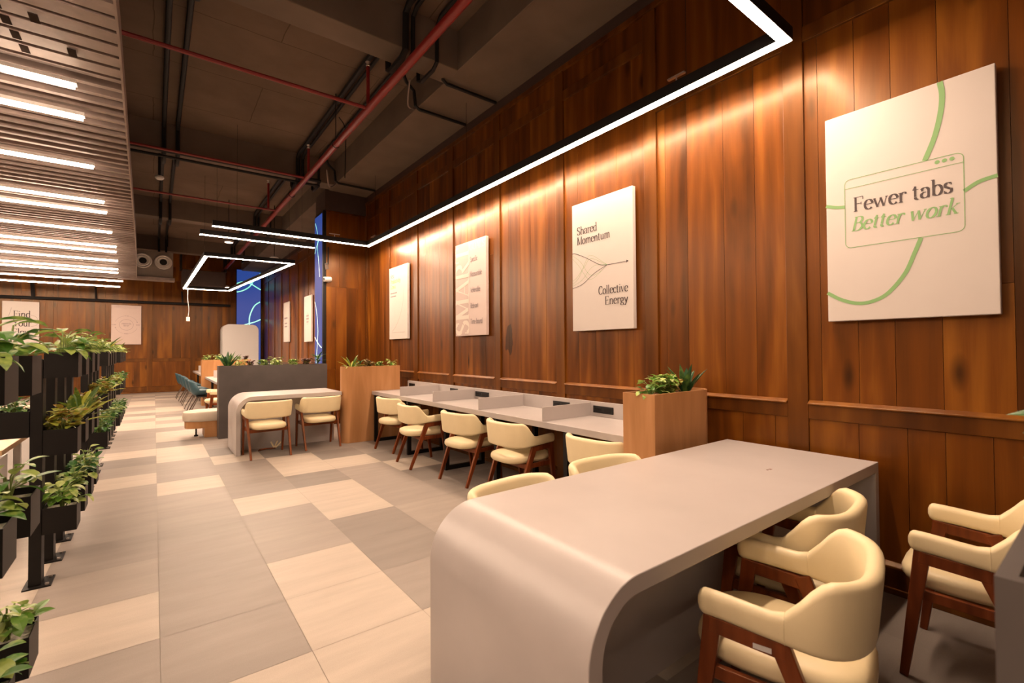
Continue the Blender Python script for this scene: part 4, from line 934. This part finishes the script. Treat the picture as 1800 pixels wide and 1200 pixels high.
# ------------------------------------------------------------------ plants
def leaf(mb, base, az, el, L_, W_, droop=0.8, fold=0.25, shape='heart', roll=0.0, n=5):
    d = Vector((math.cos(az)*math.cos(el), math.sin(az)*math.cos(el), math.sin(el))); side = Vector((-math.sin(az), math.cos(az), 0)); p = Vector(base)
    col = (rng.random(), rng.random(), 0); C_, A_, B_ = [], [], []
    e = el
    for k in range(n+1):
        t = k/n
        if shape == 'heart': w = math.sin(PI*min(1, t*0.93+0.05))**0.75*(1.0-0.25*t)
        elif shape == 'strap': w = (math.sin(PI*min(1, 0.08+t*0.9)))**0.6
        elif shape == 'round': w = math.sin(PI*min(0.98, t*0.9+0.08))**0.55
        else: w = math.sin(PI*min(1, t*0.97+0.03))**0.9
        if k == n: w *= 0.15
        nrm = Vector((-math.sin(e)*math.cos(az), -math.sin(e)*math.sin(az), math.cos(e)))
        s2 = side*math.cos(roll)+nrm*math.sin(roll)
        C_.append(p.copy()); hw = W_/2*w
        A_.append(p+s2*hw+nrm*hw*fold); B_.append(p-s2*hw+nrm*hw*fold)
        e -= droop/n; p = p+Vector((math.cos(az)*math.cos(e), math.sin(az)*math.cos(e), math.sin(e)))*(L_/n)
    for k in range(n):
        mb.poly([C_[k], C_[k+1], A_[k+1], A_[k]], col); mb.poly([B_[k], B_[k+1], C_[k+1], C_[k]], col)
def plant_proto(kind, seed, s=1.0, spread=(1.0, 1.0)):
    global rng
    keep = rng; rng = random.Random(seed); fo, st = MB(), MB(); R_ = rng.uniform
    if kind in ('pothos', 'lime', 'ivy'):
        nst = {'pothos': 11, 'lime': 13, 'ivy': 16}[kind]
        for i in range(nst):
            az = 2*PI*i/nst+R_(-.4, .4); h = R_(.04, .16)*s; rad = R_(.02, .11)*s
            top_ = (math.cos(az)*rad*spread[0], math.sin(az)*rad*spread[1], h); mid = (top_[0]*.3, top_[1]*.3, h*.7)
            st.tube([(R_(-.01, .01), R_(-.01, .01), -0.03), mid, top_], .0028*s+.0006, 5)
            for j in range(3 if kind != 'pothos' else 2):
                leaf(fo, (top_[0]*(1-.25*j), top_[1]*(1-.25*j), h*(1-.22*j)), az+R_(-.9, .9), R_(-.1, .8), R_(.075, .12)*s*(1 if kind == 'pothos' else .75), R_(.055, .08)*s*(1 if kind == 'pothos' else .75), R_(.5, 1.3), .2, 'heart', R_(-.3, .3))
    elif kind == 'strap':
        for i in range(13):
            az = 2*PI*i/13+R_(-.3, .3); leaf(fo, (0.012*math.cos(az), 0.012*math.sin(az), -0.02), az, R_(.6, 1.35), R_(.19, .30)*s, R_(.034, .048)*s, R_(.3, 1.0), .35, 'strap', 0, 7)
        st.tube([(0, 0, -0.03), (0, 0, 0.015)], .014, 6)
    elif kind == 'agave':
        for i in range(16):
            az = 2*PI*i*0.382; el = 0.95+0.5*i/16; leaf(fo, (0.014*math.cos(az), 0.014*math.sin(az), -0.02), az, el, R_(.17, .23)*s, R_(.030, .042)*s, R_(.0, .35), .5, 'lance', 0, 6)
        st.tube([(0, 0, -0.03), (0, 0, 0.02)], .016, 6)
    elif kind in ('croton', 'bush', 'purple', 'pinkleaf'):
        for i in range(26):
            az = R_(0, 2*PI); r_ = R_(.02, .085)*s; h = R_(.02, .13)*s
            c_ = (math.cos(az)*r_*spread[0], math.sin(az)*r_*spread[1], h); st.tube([(0, 0, -0.03), (c_[0]*.5, c_[1]*.5, h*.6), c_], .0022*s+.0005, 4)
            for j in range(5): leaf(fo, c_, az+j*1.26+R_(-.3, .3), R_(-.2, 1.0), R_(.035, .055)*s, R_(.026, .040)*s, R_(.3, .9), .2, 'round', R_(-.3, .3), 4)
    elif kind == 'dracaena':
        for i in range(14):
            az = 2*PI*i*.382; leaf(fo, (0, 0, .02+.008*i*s), az, R_(.5, 1.2), R_(.13, .19)*s, R_(.022, .034)*s, R_(.3, .9), .3, 'lance', 0, 5)
        st.tube([(0, 0, -0.03), (0, 0, .14*s)], .006, 6)
    rng = keep
    mat = {'bush': 'lime', 'dracaena': 'agave', 'croton': 'croton'}.get(kind, kind)
    r_ = empty('potted_plant', (0, 0, 0), 'plant', 'plant', 0, 'plants')
    fo.build('foliage', mat, r_, smooth=True, angle=180); st.build('stems', 'stem', r_)
    return r_
PROTO = {}; USED = set()
WORD = {'pothos': 'variegated broad-leaved pothos', 'lime': 'bright lime-green leafy plant', 'ivy': 'dark green trailing plant', 'strap': 'fern-like plant with long strap leaves', 'agave': 'spiky dark green plant',
        'croton': 'yellow and rust leaved bushy plant', 'bush': 'small light green bushy plant', 'purple': 'purple leaved bushy plant', 'pinkleaf': 'blush and olive leaved plant', 'dracaena': 'upright dark green plant'}
def plant(kind, loc, label, group, scale=1.0, rz=None):
    v = (kind, rng.randrange(2))
    if v not in PROTO: PROTO[v] = plant_proto(kind, 100+hash(kind[:2] == 'po')+sum(map(ord, kind))+v[1]*17)
    src = PROTO[v]
    rz = rng.uniform(0, 2*PI) if rz is None else rz
    if v not in USED:
        USED.add(v); src.location = loc; src.rotation_euler = (0, 0, rz); src.scale = (scale,)*3; src['label'] = label; src['group'] = group; return src
    return copy_tree(src, loc, rz, label, 'plant', group, scale)
gp = 'plants in the near oak planter'
plant('pothos', (2.68, 1.97, 1.075), 'pale variegated plant at the left end of the near oak planter', gp, 0.72, 2.0)
plant('bush', (2.85, 1.99, 1.075), 'light green bushy plant in the middle of the near oak planter', gp, 1.05)
plant('croton', (2.99, 2.03, 1.075), 'rust and green bushy plant beside the spiky one, near oak planter', gp, 0.95)
plant('agave', (3.12, 1.985, 1.075), 'tall dark spiky plant at the right of the near oak planter', gp, 1.15)
gp = 'plants in the far oak planter'
plant('strap', (2.43, 7.28, 1.125), 'strap-leaved plant at the left end of the far oak planter', gp, 0.95)
plant('pinkleaf', (2.70, 7.28, 1.125), 'blush and olive plant second from left in the far oak planter', gp, 1.0)
plant('dracaena', (2.58, 7.33, 1.125), 'narrow dark plant behind the strap-leaved one, far oak planter', gp, 0.7)
plant('bush', (2.88, 7.28, 1.125), 'low light green plant third along the far oak planter', gp, 0.75)
plant('lime', (3.08, 7.29, 1.125), 'small upright green plant at the right of the far oak planter', gp, 0.8)
gp = 'plants on the charcoal partition'
for kd, x, s, lb in (('agave', 0.955, 1.45, 'large dark spiky plant at the left end of the charcoal partition'), ('lime', 1.13, 0.8, 'small lime plant beside the spiky one on the charcoal partition'),
                     ('purple', 1.28, 0.8, 'dark reddish plant, third along the charcoal partition'), ('bush', 1.48, 0.9, 'light green plant, fourth along the charcoal partition'), ('lime', 1.68, 1.0, 'fluffy lime plant, middle of the charcoal partition'),
                     ('bush', 1.96, 0.9, 'light green bush left of the purple plant on the charcoal partition'), ('purple', 2.17, 1.0, 'purple bushy plant near the right end of the charcoal partition'), ('dracaena', 2.37, 1.15, 'upright green plant at the right end of the charcoal partition')):
    plant(kd, (x, 8.95, 1.135), lb, gp, s)
gp = 'plants in the long-table planter'
for kd, x, s, lb in (('lime', 1.10, 1.0, 'pale green plant at the left of the long-table oak planter'), ('lime', 1.36, 1.0, 'pale green plant second along the long-table oak planter'), ('bush', 1.62, 1.0, 'light bushy plant mid way along the long-table oak planter'),
                     ('bush', 1.84, 0.8, 'small green plant third from right, long-table oak planter'), ('purple', 2.0, 0.9, 'purple plant at the right of the long-table oak planter')):
    plant(kd, (x, 14.65, 1.15), lb, gp, s)
plant('ivy', (1.29, -0.06, 1.09), 'dark green plant in the charcoal planter at the right edge', 'plants beside the camera', 1.3)

# ------------------------------------------------------------------ vertical garden racks: posts, boxes, plants
def post_proto():
    m_ = MB(); m_.box(-0.028, -0.05, 0.008, 0.028, 0.05, 1.36); r_ = m_.build('rack_post', 'black', bevel=0.003)
    tag(r_, 'post', 'post', 'rack posts')
    m_ = MB(); m_.box(-0.05, -0.085, 0, 0.075, 0.085, 0.008); b_ = m_.build('base_plate', 'black', r_)
    for x, y in ((0.055, -0.06), (0.055, 0.06)):
        k = MB(); k.lathe((x, y, 0), [(0.001, 0.008), (0.010, 0.008), (0.010, 0.018), (0.001, 0.019)], 6); k.build('bolt', 'steel', b_)
    return r_
def box_proto(w, d, h):
    t = 0.004; m_ = MB()
    o_ = [(-w/2, 0), (w/2, 0), (w/2, d), (-w/2, d)]; i_ = [(-w/2+t, t), (w/2-t, t), (w/2-t, d-t), (-w/2+t, d-t)]
    m_.loft([[(x, y, -h) for x, y in o_], [(x, y, 0) for x, y in o_], [(x, y, 0) for x, y in i_], [(x, y, -0.05) for x, y in i_]], cap=False); m_.poly([(x, y, -h) for x, y in o_][::-1])
    r_ = m_.build('planter_box', 'black'); tag(r_, 'box', 'planter', 'rack planter boxes')
    m_ = MB(); m_.loft([[(x, y, z) for x, y in i_] for z in (-0.06, -0.028)]); m_.build('pebble_bed', 'pebble', r_)
    return r_
PP, BPX = None, None
RACK = [('nearest', [1.32, 1.74, 2.16, 2.58], (1.388, 0.845, 0.305)), ('second', [3.97, 4.40, 4.82, 5.22], (1.40, 0.93, 0.458)), ('third', [6.42, 6.84, 7.26, 7.68], (1.41, 0.97, 0.575)), ('farthest', [9.0, 9.42, 9.84, 10.26, 10.7], (1.40, 0.93, 0.47))]
KINDS = {'nearest': (['pothos']*5, ['pothos', 'pothos', 'pothos', 'pothos'], ['lime', 'ivy', 'pothos', 'lime']),
         'second': (['pothos', 'lime', 'lime', 'lime'], ['croton', 'strap', 'strap', 'croton'], ['lime', 'lime', 'ivy', 'lime']),
         'third': (['lime', 'strap', 'lime', 'lime'], ['croton', 'strap', 'bush', 'croton'], ['ivy', 'ivy', 'bush', 'ivy']),
         'farthest': (['lime', 'lime', 'strap', 'lime', 'bush'], ['bush', 'croton', 'bush', 'ivy', 'ivy'], ['ivy', 'lime', 'ivy', 'ivy', 'ivy'])}
ORD = ('first', 'second', 'third', 'fourth', 'fifth'); TIER = ('top', 'middle', 'bottom')
for cl, ys, zs in RACK:
    dr = lambda y: 0.0 if y < 6 else -0.006*(y-6)
    for i, y in enumerate(ys):
        if y < 1.5: continue
        x = dr(y)
        lb = 'black rack post carrying planter boxes, %s post of the %s plant rack' % (ORD[i], cl)
        if PP is None: PP = post_proto(); PP.location = (-0.560+x, y+0.055, 0); PP['label'] = lb
        else: copy_tree(PP, (-0.560+x, y+0.055, 0), 0, lb)
        for t, z in enumerate(zs):
            lb = 'black planter box on the %s tier of the %s post, %s plant rack' % (TIER[t], ORD[i], cl)
            bxp = -0.453+x
            if BPX is None: BPX = box_proto(0.154, 0.19, 0.155); BPX.location = (bxp, y, z); BPX['label'] = lb
            else: copy_tree(BPX, (bxp, y, z), 0, lb)
            kd = KINDS[cl][t][i]
            s = {'nearest': (0.95, 0.90, 0.95), 'second': (1.05, 1.1, 1.0), 'third': (0.95, 1.0, 0.95), 'farthest': (0.85, 0.95, 0.9)}[cl][t]
            
            plant(kd, (bxp, y+0.095, z-0.028), '%s, %s box, %s post, %s plant rack' % (WORD[kd], TIER[t], ORD[i], cl), 'plants on the racks', s)
        if cl in ('nearest', 'second') and i in (0, 3):
            copy_tree(BPX, (-0.667+x, y, 1.05), 0, 'black planter box on the desk side of the %s post, %s plant rack' % (ORD[i], cl))
            plant('ivy', (-0.667+x, y+0.095, 1.022), 'dark green trailing plant, desk side of the %s post, %s plant rack' % (ORD[i], cl), 'plants on the racks', 0.7)
